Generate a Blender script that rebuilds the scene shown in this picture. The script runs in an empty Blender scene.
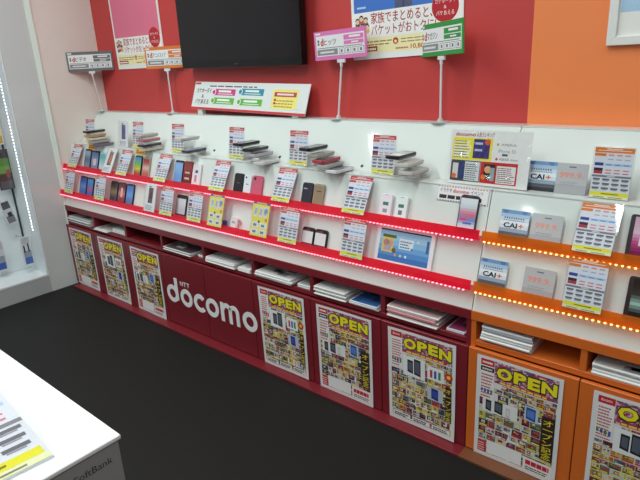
import bpy, bmesh, math, random
import numpy as np
from mathutils import Matrix, Vector
random.seed(7)
SC = bpy.context.scene
COL = SC.collection

# ------------------------------------------------------------------ camera
CAM = np.array([3.6152, -1.6010, 1.3790])
YAW, PITCH, ROLL, FPX = -0.7165, -0.3150, -0.0531, 554.32
def cam_axes():
    f = np.array([math.sin(YAW)*math.cos(PITCH), math.cos(YAW)*math.cos(PITCH), math.sin(PITCH)])
    r0 = np.array([math.cos(YAW), -math.sin(YAW), 0.0]); u0 = np.cross(r0, f)
    return (r0*math.cos(ROLL)+u0*math.sin(ROLL), -r0*math.sin(ROLL)+u0*math.cos(ROLL), f)
CR, CU, CF = cam_axes()
cd = bpy.data.cameras.new('camera'); cam = bpy.data.objects.new('camera', cd); COL.objects.link(cam)
cam.matrix_world = Matrix(((CR[0], CU[0], -CF[0], CAM[0]), (CR[1], CU[1], -CF[1], CAM[1]),
                           (CR[2], CU[2], -CF[2], CAM[2]), (0, 0, 0, 1)))
cd.sensor_width = 36.0; cd.lens = FPX/640*36.0; cd.clip_start = 0.02
SC.camera = cam
# ------------------------------------------------------------------ light
W = bpy.data.worlds.new('shop_ambient'); SC.world = W; W.use_nodes = True
W.node_tree.nodes['Background'].inputs[0].default_value = (0.90, 0.97, 1.0, 1)
W.node_tree.nodes['Background'].inputs[1].default_value = 0.08
def ceiling_tube(x, y, power, sx=0.12, sy=1.25):
    l = bpy.data.lights.new('ceiling_tube_light', 'AREA'); l.shape = 'RECTANGLE'; l.size = sx; l.size_y = sy
    l.energy = power; l.color = (0.925, 1.0, 0.985)
    o = bpy.data.objects.new('ceiling_tube_light', l); COL.objects.link(o); o.location = (x, y, 2.72)
for x, power in ((-0.5, 0.0), (1.12, 50.0), (2.8, 32.0), (4.45, 26.0)):
    for y in (-1.25, -3.6, -5.6):
        if x < 0 and y > -4: continue
        ceiling_tube(x, y, power if y > -2 else 14.0, sy=2.1 if y > -2 else 1.25)
SC.view_settings.view_transform = 'Standard'; SC.view_settings.look = 'None'
SC.view_settings.gamma = 1.0; SC.view_settings.use_curve_mapping = False
SC.view_settings.exposure = -0.3

# ------------------------------------------------------------------ pixel helpers (a pixel gives a direction, a plane gives the distance)
def ray(u, v):
    d = CF + CR*(u-320)/FPX - CU*(v-240)/FPX
    return d/np.linalg.norm(d)
def hit(u, v, p0, n):
    d = ray(u, v); n = np.array(n, float); p0 = np.array(p0, float)
    return CAM + d*(((p0-CAM) @ n)/(d @ n))

# ------------------------------------------------------------------ colour, materials
def lin(c):
    def f(x):
        x = x/255.0
        return x/12.92 if x <= 0.04045 else ((x+0.055)/1.055)**2.4
    return (f(c[0]), f(c[1]), f(c[2]), 1.0)
MATS = {}
def mat(name, rgb=None, rough=0.5, spec=0.5, metal=0.0, noise=0.0, scale=40.0, bump=0.0, attr=False, emit=None, estr=0.0, coat=0.0):
    if name in MATS: return MATS[name]
    m = bpy.data.materials.new(name); m.use_nodes = True
    nt = m.node_tree; b = nt.nodes['Principled BSDF']
    b.inputs['Roughness'].default_value = rough; b.inputs['Specular IOR Level'].default_value = spec
    b.inputs['Metallic'].default_value = metal; b.inputs['Coat Weight'].default_value = coat
    if attr:
        a = nt.nodes.new('ShaderNodeVertexColor'); a.layer_name = 'Col'
        nt.links.new(a.outputs['Color'], b.inputs['Base Color'])
    else:
        c = lin(rgb); b.inputs['Base Color'].default_value = c
        if noise > 0 or bump > 0:
            tc = nt.nodes.new('ShaderNodeTexCoord'); nz = nt.nodes.new('ShaderNodeTexNoise')
            nz.inputs['Scale'].default_value = scale; nz.inputs['Detail'].default_value = 4
            nt.links.new(tc.outputs['Object'], nz.inputs['Vector'])
            if noise > 0:
                mx = nt.nodes.new('ShaderNodeMix'); mx.data_type = 'RGBA'
                mx.inputs[6].default_value = tuple(x*(1-noise) for x in c[:3])+(1,)
                mx.inputs[7].default_value = tuple(min(1, x*(1+noise)) for x in c[:3])+(1,)
                nt.links.new(nz.outputs['Fac'], mx.inputs[0]); nt.links.new(mx.outputs[2], b.inputs['Base Color'])
            if bump > 0:
                bp = nt.nodes.new('ShaderNodeBump'); bp.inputs['Strength'].default_value = bump; bp.inputs['Distance'].default_value = 0.002
                nt.links.new(nz.outputs['Fac'], bp.inputs['Height']); nt.links.new(bp.outputs['Normal'], b.inputs['Normal'])
    if emit:
        b.inputs['Emission Color'].default_value = lin(emit); b.inputs['Emission Strength'].default_value = estr
    MATS[name] = m
    return m
def acrylic(name, rgb, clear, gloss_rough=0.03, body=0.0, emit=None, estr=0.0):
    """cast acrylic sheet: tinted see-through body with a fresnel gloss and a share of scattering"""
    m = bpy.data.materials.new(name); m.use_nodes = True; nt = m.node_tree; nt.nodes.clear()
    out = nt.nodes.new('ShaderNodeOutputMaterial'); tr = nt.nodes.new('ShaderNodeBsdfTransparent')
    tr.inputs[0].default_value = tuple(1-(1-x)*(1-clear) for x in lin(rgb)[:3])+(1,)
    gl = nt.nodes.new('ShaderNodeBsdfGlossy'); gl.inputs['Roughness'].default_value = gloss_rough
    fr = nt.nodes.new('ShaderNodeFresnel'); geo = nt.nodes.new('ShaderNodeNewGeometry'); io = nt.nodes.new('ShaderNodeMapRange')
    io.inputs['To Min'].default_value = 1.49; io.inputs['To Max'].default_value = 1/1.49
    nt.links.new(geo.outputs['Backfacing'], io.inputs['Value']); nt.links.new(io.outputs[0], fr.inputs[0])
    cur = tr.outputs[0]
    if body > 0:
        df = nt.nodes.new('ShaderNodeBsdfDiffuse'); df.inputs[0].default_value = lin(rgb)
        tl = nt.nodes.new('ShaderNodeBsdfTranslucent'); tl.inputs[0].default_value = lin(rgb)
        ad = nt.nodes.new('ShaderNodeMixShader'); nt.links.new(df.outputs[0], ad.inputs[1]); nt.links.new(tl.outputs[0], ad.inputs[2])
        mx = nt.nodes.new('ShaderNodeMixShader'); mx.inputs[0].default_value = body
        nt.links.new(cur, mx.inputs[1]); nt.links.new(ad.outputs[0], mx.inputs[2]); cur = mx.outputs[0]
    if emit:
        em = nt.nodes.new('ShaderNodeEmission'); em.inputs[0].default_value = lin(emit); em.inputs[1].default_value = estr
        a2 = nt.nodes.new('ShaderNodeAddShader'); nt.links.new(cur, a2.inputs[0]); nt.links.new(em.outputs[0], a2.inputs[1]); cur = a2.outputs[0]
    m2 = nt.nodes.new('ShaderNodeMixShader'); nt.links.new(fr.outputs[0], m2.inputs[0])
    nt.links.new(cur, m2.inputs[1]); nt.links.new(gl.outputs[0], m2.inputs[2]); nt.links.new(m2.outputs[0], out.inputs[0])
    MATS[name] = m
    return m
INK = mat('printed_paper', attr=True, rough=0.55, spec=0.3)
GLOSSINK = mat('printed_gloss', attr=True, rough=0.18, spec=0.5)
SCREEN = mat('phone_screen', attr=True, rough=0.08, spec=0.5)
PLASTIC = mat('phone_plastic', attr=True, rough=0.3, spec=0.5)
CLEAR = acrylic('clear_acrylic', (250, 252, 252), 0.85)

# ------------------------------------------------------------------ mesh builder
class MB:
    def __init__(s): s.v = []; s.f = []; s.c = []
    def poly(s, pts, col=(255, 255, 255)):
        i = len(s.v); s.v += [tuple(map(float, p)) for p in pts]; s.f.append(tuple(range(i, i+len(pts)))); s.c.append(col)
    def box(s, a, b, col=(255, 255, 255)):
        x0, y0, z0 = a; x1, y1, z1 = b
        P = [(x0,y0,z0),(x1,y0,z0),(x1,y1,z0),(x0,y1,z0),(x0,y0,z1),(x1,y0,z1),(x1,y1,z1),(x0,y1,z1)]
        s.hexa(P, col)
    def hexa(s, P, col=(255, 255, 255)):
        i = len(s.v); s.v += [tuple(map(float, p)) for p in P]
        for q in ((3,2,1,0),(4,5,6,7),(0,1,5,4),(1,2,6,5),(2,3,7,6),(3,0,4,7)):
            s.f.append(tuple(i+k for k in q)); s.c.append(col)
    def prism(s, pts, z0, z1, col=(255, 255, 255), topcol=None):
        """outline in x,y (counter clockwise) pulled from z0 to z1"""
        n = len(pts); i = len(s.v)
        s.v += [(float(p[0]), float(p[1]), float(z0)) for p in pts]+[(float(p[0]), float(p[1]), float(z1)) for p in pts]
        s.f.append(tuple(i+k for k in reversed(range(n)))); s.c.append(col)
        s.f.append(tuple(i+n+k for k in range(n))); s.c.append(topcol or col)
        for k in range(n):
            s.f.append((i+k, i+(k+1) % n, i+n+(k+1) % n, i+n+k)); s.c.append(col)
    def profile_x(s, pts, x0, x1, col=(255, 255, 255)):
        """outline in y,z pulled along x"""
        n = len(pts); i = len(s.v)
        s.v += [(float(x0), float(p[0]), float(p[1])) for p in pts]+[(float(x1), float(p[0]), float(p[1])) for p in pts]
        s.f.append(tuple(i+k for k in reversed(range(n)))); s.f.append(tuple(i+n+k for k in range(n))); s.c += [col, col]
        for k in range(n):
            s.f.append((i+k, i+(k+1) % n, i+n+(k+1) % n, i+n+k)); s.c.append(col)
    def lathe(s, prof, n=16, col=(255, 255, 255), cx=0, cy=0):
        i = len(s.v)
        for r, z in prof:
            for k in range(n):
                a = 2*math.pi*k/n; s.v.append((cx+r*math.cos(a), cy+r*math.sin(a), z))
        for j in range(len(prof)-1):
            for k in range(n):
                s.f.append((i+j*n+k, i+j*n+(k+1) % n, i+(j+1)*n+(k+1) % n, i+(j+1)*n+k)); s.c.append(col)
        s.f.append(tuple(i+k for k in reversed(range(n)))); s.c.append(col)
        j = (len(prof)-1)*n; s.f.append(tuple(i+j+k for k in range(n))); s.c.append(col)
    def tube(s, pts, r, n=6, col=(255, 255, 255)):
        i = len(s.v); pts = [Vector(p) for p in pts]
        for j, p in enumerate(pts):
            t = (pts[min(j+1, len(pts)-1)]-pts[max(j-1, 0)]).normalized()
            a = t.orthogonal().normalized(); b = t.cross(a)
            if j and a.dot(la) < 0: a = -a; b = -b
            la = a
            for k in range(n):
                w = 2*math.pi*k/n; q = p+a*r*math.cos(w)+b*r*math.sin(w); s.v.append(tuple(q))
        for j in range(len(pts)-1):
            for k in range(n):
                s.f.append((i+j*n+k, i+j*n+(k+1) % n, i+(j+1)*n+(k+1) % n, i+(j+1)*n+k)); s.c.append(col)
        s.f.append(tuple(i+k for k in reversed(range(n)))); s.c.append(col)
        j = (len(pts)-1)*n; s.f.append(tuple(i+j+k for k in range(n))); s.c.append(col)
    def mesh(s, name, m, warp=None, bevel=0.0):
        me = bpy.data.meshes.new(name)
        vs = [warp(*p) for p in s.v] if warp else s.v
        me.from_pydata(vs, [], s.f)
        ca = me.color_attributes.new('Col', 'FLOAT_COLOR', 'CORNER')
        arr = np.empty((len(me.loops), 4), dtype=np.float32); cache = {}
        k = 0
        for f, c in zip(s.f, s.c):
            if c not in cache: cache[c] = lin(c)
            arr[k:k+len(f)] = cache[c]; k += len(f)
        ca.data.foreach_set('color', arr.ravel())
        if bevel > 0:
            bm = bmesh.new(); bm.from_mesh(me)
            bmesh.ops.recalc_face_normals(bm, faces=bm.faces)
            bmesh.ops.bevel(bm, geom=[e for e in bm.edges], offset=bevel, segments=1, affect='EDGES', profile=0.7)
            bm.to_mesh(me); bm.free()
        me.materials.append(m)
        return me
def link(name, me, parent=None, M=None):
    o = bpy.data.objects.new(name, me); COL.objects.link(o)
    if parent is not None: o.parent = parent
    if M is not None: o.matrix_local = M
    return o
def tag(o, label=None, cat=None, group=None, kind=None):
    if label: o['label'] = label
    if cat: o['category'] = cat
    if group: o['group'] = group
    if kind: o['kind'] = kind
    return o
LOCAL = {}
def empty(name, M=None):
    o = bpy.data.objects.new(name, None); o.empty_display_size = 0.03; COL.objects.link(o)
    if M is not None: o.matrix_local = M
    LOCAL[o.name] = M.copy() if M is not None else Matrix.Identity(4)
    return o
def inverse(o): return LOCAL[o.name].inverted()
def frame(loc, ex, ey):
    ex = Vector(ex).normalized(); ey = Vector(ey); ey = (ey-ex*ey.dot(ex)).normalized(); en = ex.cross(ey)
    return Matrix(((ex.x, ey.x, en.x, loc[0]), (ex.y, ey.y, en.y, loc[1]), (ex.z, ey.z, en.z, loc[2]), (0, 0, 0, 1)))
def T(x, y, z, rz=0.0): return Matrix.Translation((x, y, z)) @ Matrix.Rotation(rz, 4, 'Z')
def roundrect(w, h, r, n=3, x0=None, y0=0.0):
    x0 = -w/2 if x0 is None else x0; pts = []
    for cx, cy, a in ((x0+w-r, y0+r, -90), (x0+w-r, y0+h-r, 0), (x0+r, y0+h-r, 90), (x0+r, y0+r, 180)):
        for k in range(n+1):
            t = math.radians(a+90*k/n); pts.append((cx+r*math.cos(t), cy+r*math.sin(t)))
    return pts

# ------------------------------------------------------------------ flat print
TXT = {}
def glyphs(s, bold):
    if (s, bold) in TXT: return TXT[(s, bold)]
    cu = bpy.data.curves.new('lettering', 'FONT'); cu.body = s; cu.size = 1.0; cu.resolution_u = 2; cu.offset = bold
    o = bpy.data.objects.new('lettering', cu); me = o.to_mesh()
    v = [(p.co.x, p.co.y) for p in me.vertices]; f = [tuple(p.vertices) for p in me.polygons]
    o.to_mesh_clear(); bpy.data.objects.remove(o); bpy.data.curves.remove(cu)
    TXT[(s, bold)] = (v, f)
    return v, f
LAY = 0.00018
class Print(MB):
    """a sheet in local x (right) y (up), ink layers stacked along z"""
    def __init__(s, thick=0.0006): super().__init__(); s.th = thick
    def sheet(s, x0, y0, x1, y1, col, nx=1, ny=1):
        for a in range(nx):
            for b in range(ny):
                X0 = x0+(x1-x0)*a/nx; X1 = x0+(x1-x0)*(a+1)/nx; Y0 = y0+(y1-y0)*b/ny; Y1 = y0+(y1-y0)*(b+1)/ny
                s.poly([(X0, Y0, 0), (X1, Y0, 0), (X1, Y1, 0), (X0, Y1, 0)], col)
                s.poly([(X0, Y0, -s.th), (X0, Y1, -s.th), (X1, Y1, -s.th), (X1, Y0, -s.th)], (225, 225, 225))
        for (ax, ay), (bx, by) in (((x0, y0), (x1, y0)), ((x1, y0), (x1, y1)), ((x1, y1), (x0, y1)), ((x0, y1), (x0, y0))):
            n = nx if ay == by else ny
            for k in range(n):
                p = (ax+(bx-ax)*k/n, ay+(by-ay)*k/n); q = (ax+(bx-ax)*(k+1)/n, ay+(by-ay)*(k+1)/n)
                s.poly([(p[0], p[1], -s.th), (q[0], q[1], -s.th), (q[0], q[1], 0), (p[0], p[1], 0)], col)
    def rect(s, x0, y0, x1, y1, col, l=1, cell=None):
        nx = ny = 1
        if cell: nx = max(1, math.ceil((x1-x0)/cell)); ny = max(1, math.ceil((y1-y0)/cell))
        z = l*LAY
        for a in range(nx):
            for b in range(ny):
                X0 = x0+(x1-x0)*a/nx; X1 = x0+(x1-x0)*(a+1)/nx; Y0 = y0+(y1-y0)*b/ny; Y1 = y0+(y1-y0)*(b+1)/ny
                s.poly([(X0, Y0, z), (X1, Y0, z), (X1, Y1, z), (X0, Y1, z)], col)
    def shape(s, pts, col, l=1): s.poly([(x, y, l*LAY) for x, y in pts], col)
    def disc(s, cx, cy, r, col, l=1, n=20, ry=None):
        ry = ry or r
        s.shape([(cx+r*math.cos(2*math.pi*k/n), cy+ry*math.sin(2*math.pi*k/n)) for k in range(n)], col, l)
    def text(s, t, x, y, h, col, l=2, width=None, bold=0.006, center=False, rot=0.0, sx=1.0):
        v, f = glyphs(t, bold)
        if not v: return
        x0 = min(p[0] for p in v); x1 = max(p[0] for p in v)
        k = h/0.73; kx = k*sx
        if width: kx = width/(x1-x0)
        ox = x-(kx*(x1-x0)/2 if center else 0); i = len(s.v); c, sn = math.cos(rot), math.sin(rot)
        for a, b in v:
            px = kx*(a-x0); py = k*b; s.v.append((ox+px*c-py*sn, y+px*sn+py*c, l*LAY))
        for q in f: s.f.append(tuple(i+j for j in q)); s.c.append(col)
    def lines(s, x0, y0, x1, y1, n, col, l=2, fill=0.45, ragged=0.3, seed=0):
        """rows of print too fine to read"""
        r = random.Random(seed); dy = (y1-y0)/n
        for k in range(n):
            yy = y0+dy*k; x = x0; end = x1-(x1-x0)*ragged*r.random()
            while x < end-1e-6:
                w = (x1-x0)*r.uniform(0.08, 0.22); s.rect(x, yy, min(end, x+w), yy+dy*fill, col, l); x += w+(x1-x0)*0.025

# ================================================================== measured set-out (metres)
B = 0.36                       # one bay
ZA = 0.553                     # top of the low cabinets
ZS = 0.446                     # cubby floor
SX = 0.3148                    # lean of the big display face: y = SX*(z-ZA)
ZL, YL0, YL1 = 0.942, 0.1224, 0.196     # upper ledge
ZT, YT = 1.122, 0.350          # upper edge of the back slope
YW = 0.418                     # wall
XS = 8*B                       # red | orange
XE = 12*B
R1, R2 = 0.632, 0.792          # shelf floors of the two lit rails
EY = Vector((0, SX, 1)).normalized(); EX = Vector((1, 0, 0)); EN = EX.cross(EY)
def face_hit(u, v, off):       # on a plane parallel to the leaning face, off metres in front of it
    n = np.array(EN); return hit(u, v, np.array([0, 0, ZA])+n*off, n)
ETY = Vector((0, YT-YL1, ZT-ZL)).normalized(); ETN = EX.cross(ETY)
def slope_hit(u, v, off=0.002):
    n = np.array(ETN); return hit(u, v, np.array([0, YL1, ZL])+n*off, n)

# ================================================================== the setting
def struct(name, mb, m, bevel=0.0, parent=None):
    o = link(name, mb.mesh(name, m, bevel=bevel), parent)
    if parent is None: o['kind'] = 'structure'
    return o
RED = mat('red_wall_paint', (198, 62, 60), rough=0.5, noise=0.03, scale=9)
ORANGE = mat('orange_wall_paint', (248, 138, 78), rough=0.5, noise=0.03, scale=9)
b = MB(); b.box((-3, -8, -0.05), (7, YW+0.1, 0)); struct('floor', b, mat('charcoal_carpet_tile', (27, 27, 26), rough=0.6, spec=0.25, noise=0.12, scale=160, bump=0.1))
b = MB(); b.box((-0.1, YW, 0), (2.871, YW+0.1, 3.0)); struct('wall_back', b, RED)
b = MB(); b.box((2.871, YW, 0), (7, YW+0.1, 3.0)); struct('wall_back_right', b, ORANGE)
NY0, NY1, NZ0, NZ1 = -1.9, -0.188, 0.112, 2.25
PINKISH = mat('beige_wall_paint', (230, 221, 213), rough=0.35, noise=0.02, scale=12)
b = MB(); b.box((-0.35, NY1+0.0001, 0), (0, YW, 3.0)); wl = struct('wall_left', b, PINKISH)
GREYP = mat('grey_plinth_paint', (176, 178, 180), rough=0.4)
b = MB(); b.box((-0.35, -8, 0), (0, NY1, NZ0)); struct('wall_left_base', b, GREYP)
b = MB(); b.box((-0.35, -8, NZ1), (0, NY1, 3.0)); struct('wall_left_top', b, PINKISH)
b = MB(); b.box((-0.35, -8, NZ0), (0, NY0, NZ1)); struct('wall_left_near', b, PINKISH)
b = MB(); b.box((0.0, -0.006, 0), (0.012, 0.028, 2.9)); struct('trim_1', b, mat('pale_trim', (232, 246, 238), rough=0.35), bevel=0.002)
b = MB(); b.box((0.0, NY1, 0), (0.004, -0.010, 2.9)); struct('wall_left_panel', b, mat('glossy_grey_panel', (206, 210, 209), rough=0.07, spec=0.6))

# ================================================================== low cabinets
def cabinet(x0, n, m, name, label, dark):
    t = empty(name, T(x0, 0, 0)); tag(t, label, 'cabinet')
    L = n*B; D = 0.40
    def part(nm, a, bb, bev=0.0012):
        q = MB(); q.box(a, bb); return link(nm, q.mesh(nm, m, bevel=bev), t)
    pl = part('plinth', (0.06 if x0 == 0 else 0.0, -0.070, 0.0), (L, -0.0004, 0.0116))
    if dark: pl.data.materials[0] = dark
    part('base_board', (0, 0.0, 0.0), (L, D, 0.030))
    part('top_board', (0, -0.004, ZA-0.034), (L, D, ZA))
    part('back_panel', (0.0, D-0.012, 0.030), (L, D, ZA-0.034))
    part('shelf', (0.018, 0.0, ZS-0.020), (L-0.018, D-0.012, ZS))
    part('side_panel', (0, 0, 0.030), (0.018, D-0.012, ZA-0.034)); part('side_panel', (L-0.018, 0, 0.030), (L, D-0.012, ZA-0.034))
    q = MB(); q.box((-0.0095, 0.0, ZS), (0.0095, D-0.013, ZA-0.034)); dm = q.mesh('divider', m, bevel=0.001)
    q = MB(); q.box((0.0015, -0.016, 0.016), (B-0.0015, -0.0002, ZS-0.024)); drm = q.mesh('door', m, bevel=0.0015)
    for k in range(n):
        if k: link('divider', dm, t, T(k*B, 0, 0))
        link('door', drm, t, T(k*B, 0, 0))
    return t
CABRED = mat('red_laminate', (124, 33, 42), rough=0.35, noise=0.03, scale=30)
CABORA = mat('orange_laminate', (214, 108, 42), rough=0.35, noise=0.03, scale=30)
cabinet(0, 8, CABRED, 'low_cabinet', 'long red low cabinet with eight doors and open cubbies', None)
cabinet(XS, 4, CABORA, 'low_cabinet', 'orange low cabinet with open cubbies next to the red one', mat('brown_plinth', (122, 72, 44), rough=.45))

# ================================================================== lit display stands
WHITE = mat('white_gloss_panel', (224, 231, 227), rough=0.065, spec=0.5)
LIPR = acrylic('red_lit_acrylic', (230, 48, 82), 0.0, body=0.34, emit=(255, 48, 84), estr=0.17)
LIPO = acrylic('orange_lit_acrylic', (246, 168, 66), 0.0, body=0.30, emit=(255, 160, 40), estr=0.06)
LEDR = mat('red_led', (255, 120, 130), emit=(255, 124, 146), estr=5.5)
LEDO = mat('orange_led', (255, 190, 110), emit=(255, 172, 80), estr=6.5)
def yface(z): return SX*(z-ZA)
def stand(x0, x1, lip, led, name, label, lipx0, lipx1, screws):
    t = empty(name, T(0, 0, ZA)); tag(t, label, 'display stand')
    inv = Matrix.Translation((0, 0, -ZA))
    def prof(nm, pts, a=x0, c=x1, m=WHITE, bev=0.0):
        q = MB(); q.profile_x(pts, a, c); return link(nm, q.mesh(nm, m, bevel=bev), t, inv)
    th = 0.012
    prof('leaning_panel', [(0, ZA), (0.012, ZA), (YL0+0.012, ZL-0.004), (YL0, ZL-0.004)])
    prof('ledge', [(YL0-0.002, ZL-0.004), (YL1+0.014, ZL-0.004), (YL1+0.014, ZL), (YL0-0.002, ZL)])
    prof('back_slope', [(YL1, ZL), (YL1+0.016, ZL), (YT+0.012, ZT-0.004), (YT, ZT-0.004)])
    prof('top_strip', [(YT-0.002, ZT-0.004), (YW-0.002, ZT-0.004), (YW-0.002, ZT), (YT-0.002, ZT)])
    for xa, xb in ((x0+0.0005, x0+0.006), (x1-0.006, x1-0.0005)):
        prof('end_panel', [(0.013, ZA+0.001), (0.39, ZA+0.001), (0.39, ZT-0.005), (YT+0.014, ZT-0.006), (YL1+0.018, ZL-0.006), (YL0+0.0135, ZL-0.006)], xa, xb)
    for z in (R1, R2):
        yf = yface(z)-0.0405; h = 0.031
        prof('rail_floor', [(yf+0.003, z-0.003), (yface(z)-0.0012, z-0.003), (yface(z)-0.0002, z), (yf+0.003, z)], lipx0, lipx1, lip)
        lipo = prof('rail_lip', [(yf, z-0.003), (yf+0.003, z-0.003), (yf+0.003+SX*h, z-0.003+h), (yf+SX*h, z-0.003+h)], lipx0, lipx1, lip)
        q = MB(); x = lipx0+0.012
        while x < lipx1-0.006:
            q.box((x-0.0026, yf-0.0030, z-0.0066), (x+0.0026, yf+0.0030, z-0.0032)); x += 0.0163
        o = link('led_strip', q.mesh('led_strip', led), lipo); o['kind'] = 'stuff'
    for u, v in screws:
        p = slope_hit(u, v, 0.0); q = MB(); q.lathe([(0.0065, 0.0001), (0.0065, 0.002), (0.004, 0.004)], 12, (20, 20, 20))
        link('screw_cap', q.mesh('screw_cap', PLASTIC), t, inv @ frame(p, EX, ETY))
    return t
stand(0.004, XS-0.0015, LIPR, LEDR, 'display_stand', 'white leaning phone display stand with red lit shelf rails', 0.006, XS-0.004,
      [(214.5, 150.5), (280, 157), (362, 166), (113.5, 143)])
stand(XS+0.0015, XE, LIPO, LEDO, 'display_stand', 'white leaning phone display stand with orange lit shelf rails', XS+0.006, XE, [])

# ================================================================== prints
def dim(c, k): return tuple(int(max(0, min(255, x*k))) for x in c)
def price_card(head, seed):
    """105 x 148 card"""
    r = random.Random(seed); P = Print(); w, h = 0.105, 0.148; x0 = -w/2
    def R(a, b_, c, d, col, l=1): P.rect(x0+a*w, b_*h, x0+c*w, d*h, col, l)
    P.sheet(x0, 0, x0+w, h, (228, 230, 240))
    R(0, .90, 1, 1, head); R(.08, .935, .92, .948, (250, 236, 230), 2); R(.30, .962, .70, .978, (252, 240, 235), 2)
    R(0, .83, .30, .885, head)
    for k in range(3): R(.36+.21*k, .84, .50+.21*k, .868, (226, 150, 150))
    for k in range(3): R(.36+.21*k, .76, .50+.21*k, .78, (170, 176, 200))
    R(.03, .64, .26, .70, (52, 70, 160)); R(.29, .645, .97, .69, (178, 206, 240))
    for k in range(3): R(.33+.22*k, .655, .47+.22*k, .675, (96, 150, 214), 2)
    R(.03, .535, .26, .595, (60, 44, 46)); R(.03, .48, .26, .533, (190, 50, 76))
    for k in range(3): R(.33+.22*k, .55, .48+.22*k, .57, (214, 110, 130)); R(.33+.22*k, .49, .48+.22*k, .512, (214, 110, 130))
    R(0, .415, 1, .455, (130, 130, 136)); R(.4, .425, .6, .445, (220, 220, 222), 2)
    for j in range(3):
        for k in range(4):
            a = .04+.245*k; y = .355-.088*j; o = r.uniform(-.01, .01)
            R(a+o, y, a+.185+o, y+.036, (108, 108, 116)); R(a+.02+o, y-.018, a+.15+o, y-.004, (150, 150, 158))
    R(.02, .055, .98, .125, (236, 228, 40)); R(.30, .080, .75, .098, (120, 116, 40), 2)
    R(0, 0, 1, .052, (238, 240, 190)); R(.1, .015, .4, .03, (130, 130, 110), 2); R(.5, .015, .85, .03, (130, 130, 110), 2)
    return P
CARD_MESH = {('red', k): price_card((206, 60, 66), k).mesh('card_paper', INK) for k in range(3)}
CARD_MESH.update({('orange', k): price_card((232, 130, 52), 10+k).mesh('card_paper', INK) for k in range(2)})
def holder_mesh(arm):
    q = MB(); q.box((-0.0565, -0.001, 0.0022), (0.0565, 0.151, 0.0036)); q.box((-0.0565, -0.0022, -0.002), (0.0565, -0.001, 0.0036))
    q.box((-0.0565, -0.001, -0.0020), (0.0565, 0.151, -0.0010))
    for x in (-0.010, 0.010): q.box((x-0.003, 0.034, -arm), (x+0.003, 0.036, -0.0020))
    return q.mesh('card_holder', CLEAR)
HOLD2 = holder_mesh(0.0235)
def rail_frame(u, v, tier):
    zb = (R1 if tier == 1 else R2)+0.004; lean = math.atan(SX) if tier == 1 else 0.515
    base = np.array([0, yface(zb), zb])+np.array(EN)*(0.0455 if tier == 1 else 0.0475)
    ey = (0, math.sin(lean), math.cos(lean)); p = hit(u, v, base, (0, -ey[2], ey[1]))
    return frame((p[0], base[1], base[2]), EX, ey)
HOLD = holder_mesh(0.0435); HOLD3 = holder_mesh(0.004)
def put_card(u, v, tier, kind, label, group=None, var=0):
    """u, v: middle of the card's upper edge"""
    t = empty('price_card')
    if tier == 3:
        lean = 0.17; n = np.array([0, -math.cos(lean), math.sin(lean)]); p0 = np.array([0, 0.150, ZL])
        p = hit(u, v, p0, n); M = frame((p[0], 0.150, ZL+0.0035), EX, (0, math.sin(lean), math.cos(lean))); hm = HOLD3
    else:
        M = rail_frame(u, v, tier); hm = HOLD if tier == 1 else HOLD2
    t.matrix_local = M; tag(t, label, 'price card', group)
    link('card_paper', CARD_MESH[(kind, var)], t); link('card_holder', hm, t)
    return t
ORD = ['first', 'second', 'third', 'fourth', 'fifth', 'sixth', 'seventh', 'eighth', 'ninth']
for i, (u, v) in enumerate([(90, 118.5), (138, 120.5), (178, 122.5), (237, 126.5), (299.5, 130.5), (385, 135)]):
    put_card(u, v, 3, 'red', 'red headed price card on the top ledge, %s from the beige side wall' % ORD[i], 'price cards with red headers', i % 3)
for i, (u, v) in enumerate([(79.5, 142.5), (129, 147.8), (168, 151), (225, 158.5), (290, 165.3), (363.5, 172.5)]):
    put_card(u, v, 2, 'red', 'red headed price card on the upper red lit shelf, %s from the beige side wall' % ORD[i], 'price cards with red headers', i % 3)
for i, (u, v) in enumerate([(71, 169), (102, 173), (168.5, 186), (197, 191), (291.5, 206), (356.5, 217.5)]):
    put_card(u, v, 1, 'red', 'red headed price card on the lower red lit shelf, %s from the beige side wall' % ORD[i], 'price cards with red headers', (i+1) % 3)
put_card(616, 145, 3, 'orange', 'orange headed price card on the top ledge of the white stand', 'price cards with orange headers', 0)
put_card(603.5, 199.5, 2, 'orange', 'orange headed price card on the upper orange lit shelf', 'price cards with orange headers', 1)
put_card(591, 255, 1, 'orange', 'orange headed price card on the lower orange lit shelf', 'price cards with orange headers', 0)

# yellow price sheets
def yellow_sheet():
    P = Print(); w, h = 0.105, 0.150; x0 = -w/2; r = random.Random(4)
    P.sheet(x0, 0, x0+w, h, (238, 226, 90))
    P.rect(x0, h*.94, x0+w, h, (96, 70, 160)); P.rect(x0+.2*w, h*.955, x0+.8*w, h*.985, (236, 220, 120), 2)
    for a, c in ((.10, .32), (.40, .62), (.66, .90)):
        y0 = .58+.05*r.random(); P.shape([(x0+w*(a-.02), h*y0), (x0+w*(c-.04), h*(y0-.03)), (x0+w*c, h*(y0+.26)), (x0+w*(a+.04), h*(y0+.28))], (226, 226, 236), 1)
        P.shape([(x0+w*(a+.03), h*(y0+.05)), (x0+w*(c-.07), h*(y0+.03)), (x0+w*(c-.04), h*(y0+.22)), (x0+w*(a+.06), h*(y0+.23))], (176, 180, 200), 2)
    P.disc(x0+.80*w, h*.76, .012, (140, 150, 210), 3); P.disc(x0+.86*w, h*.50, .008, (240, 130, 60), 3)
    for yy in (.26, .06):
        for a in (.06, .53): P.rect(x0+a*w, h*yy, x0+(a+.40)*w, h*(yy+.15), (232, 234, 236), 1); P.rect(x0+(a+.08)*w, h*(yy+.03), x0+(a+.28)*w, h*(yy+.1), (120, 124, 150), 2)
    P.disc(x0+.45*w, h*.43, .006, (60, 60, 110), 3)
    return P.mesh('card_paper', INK)
YM = yellow_sheet()
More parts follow.
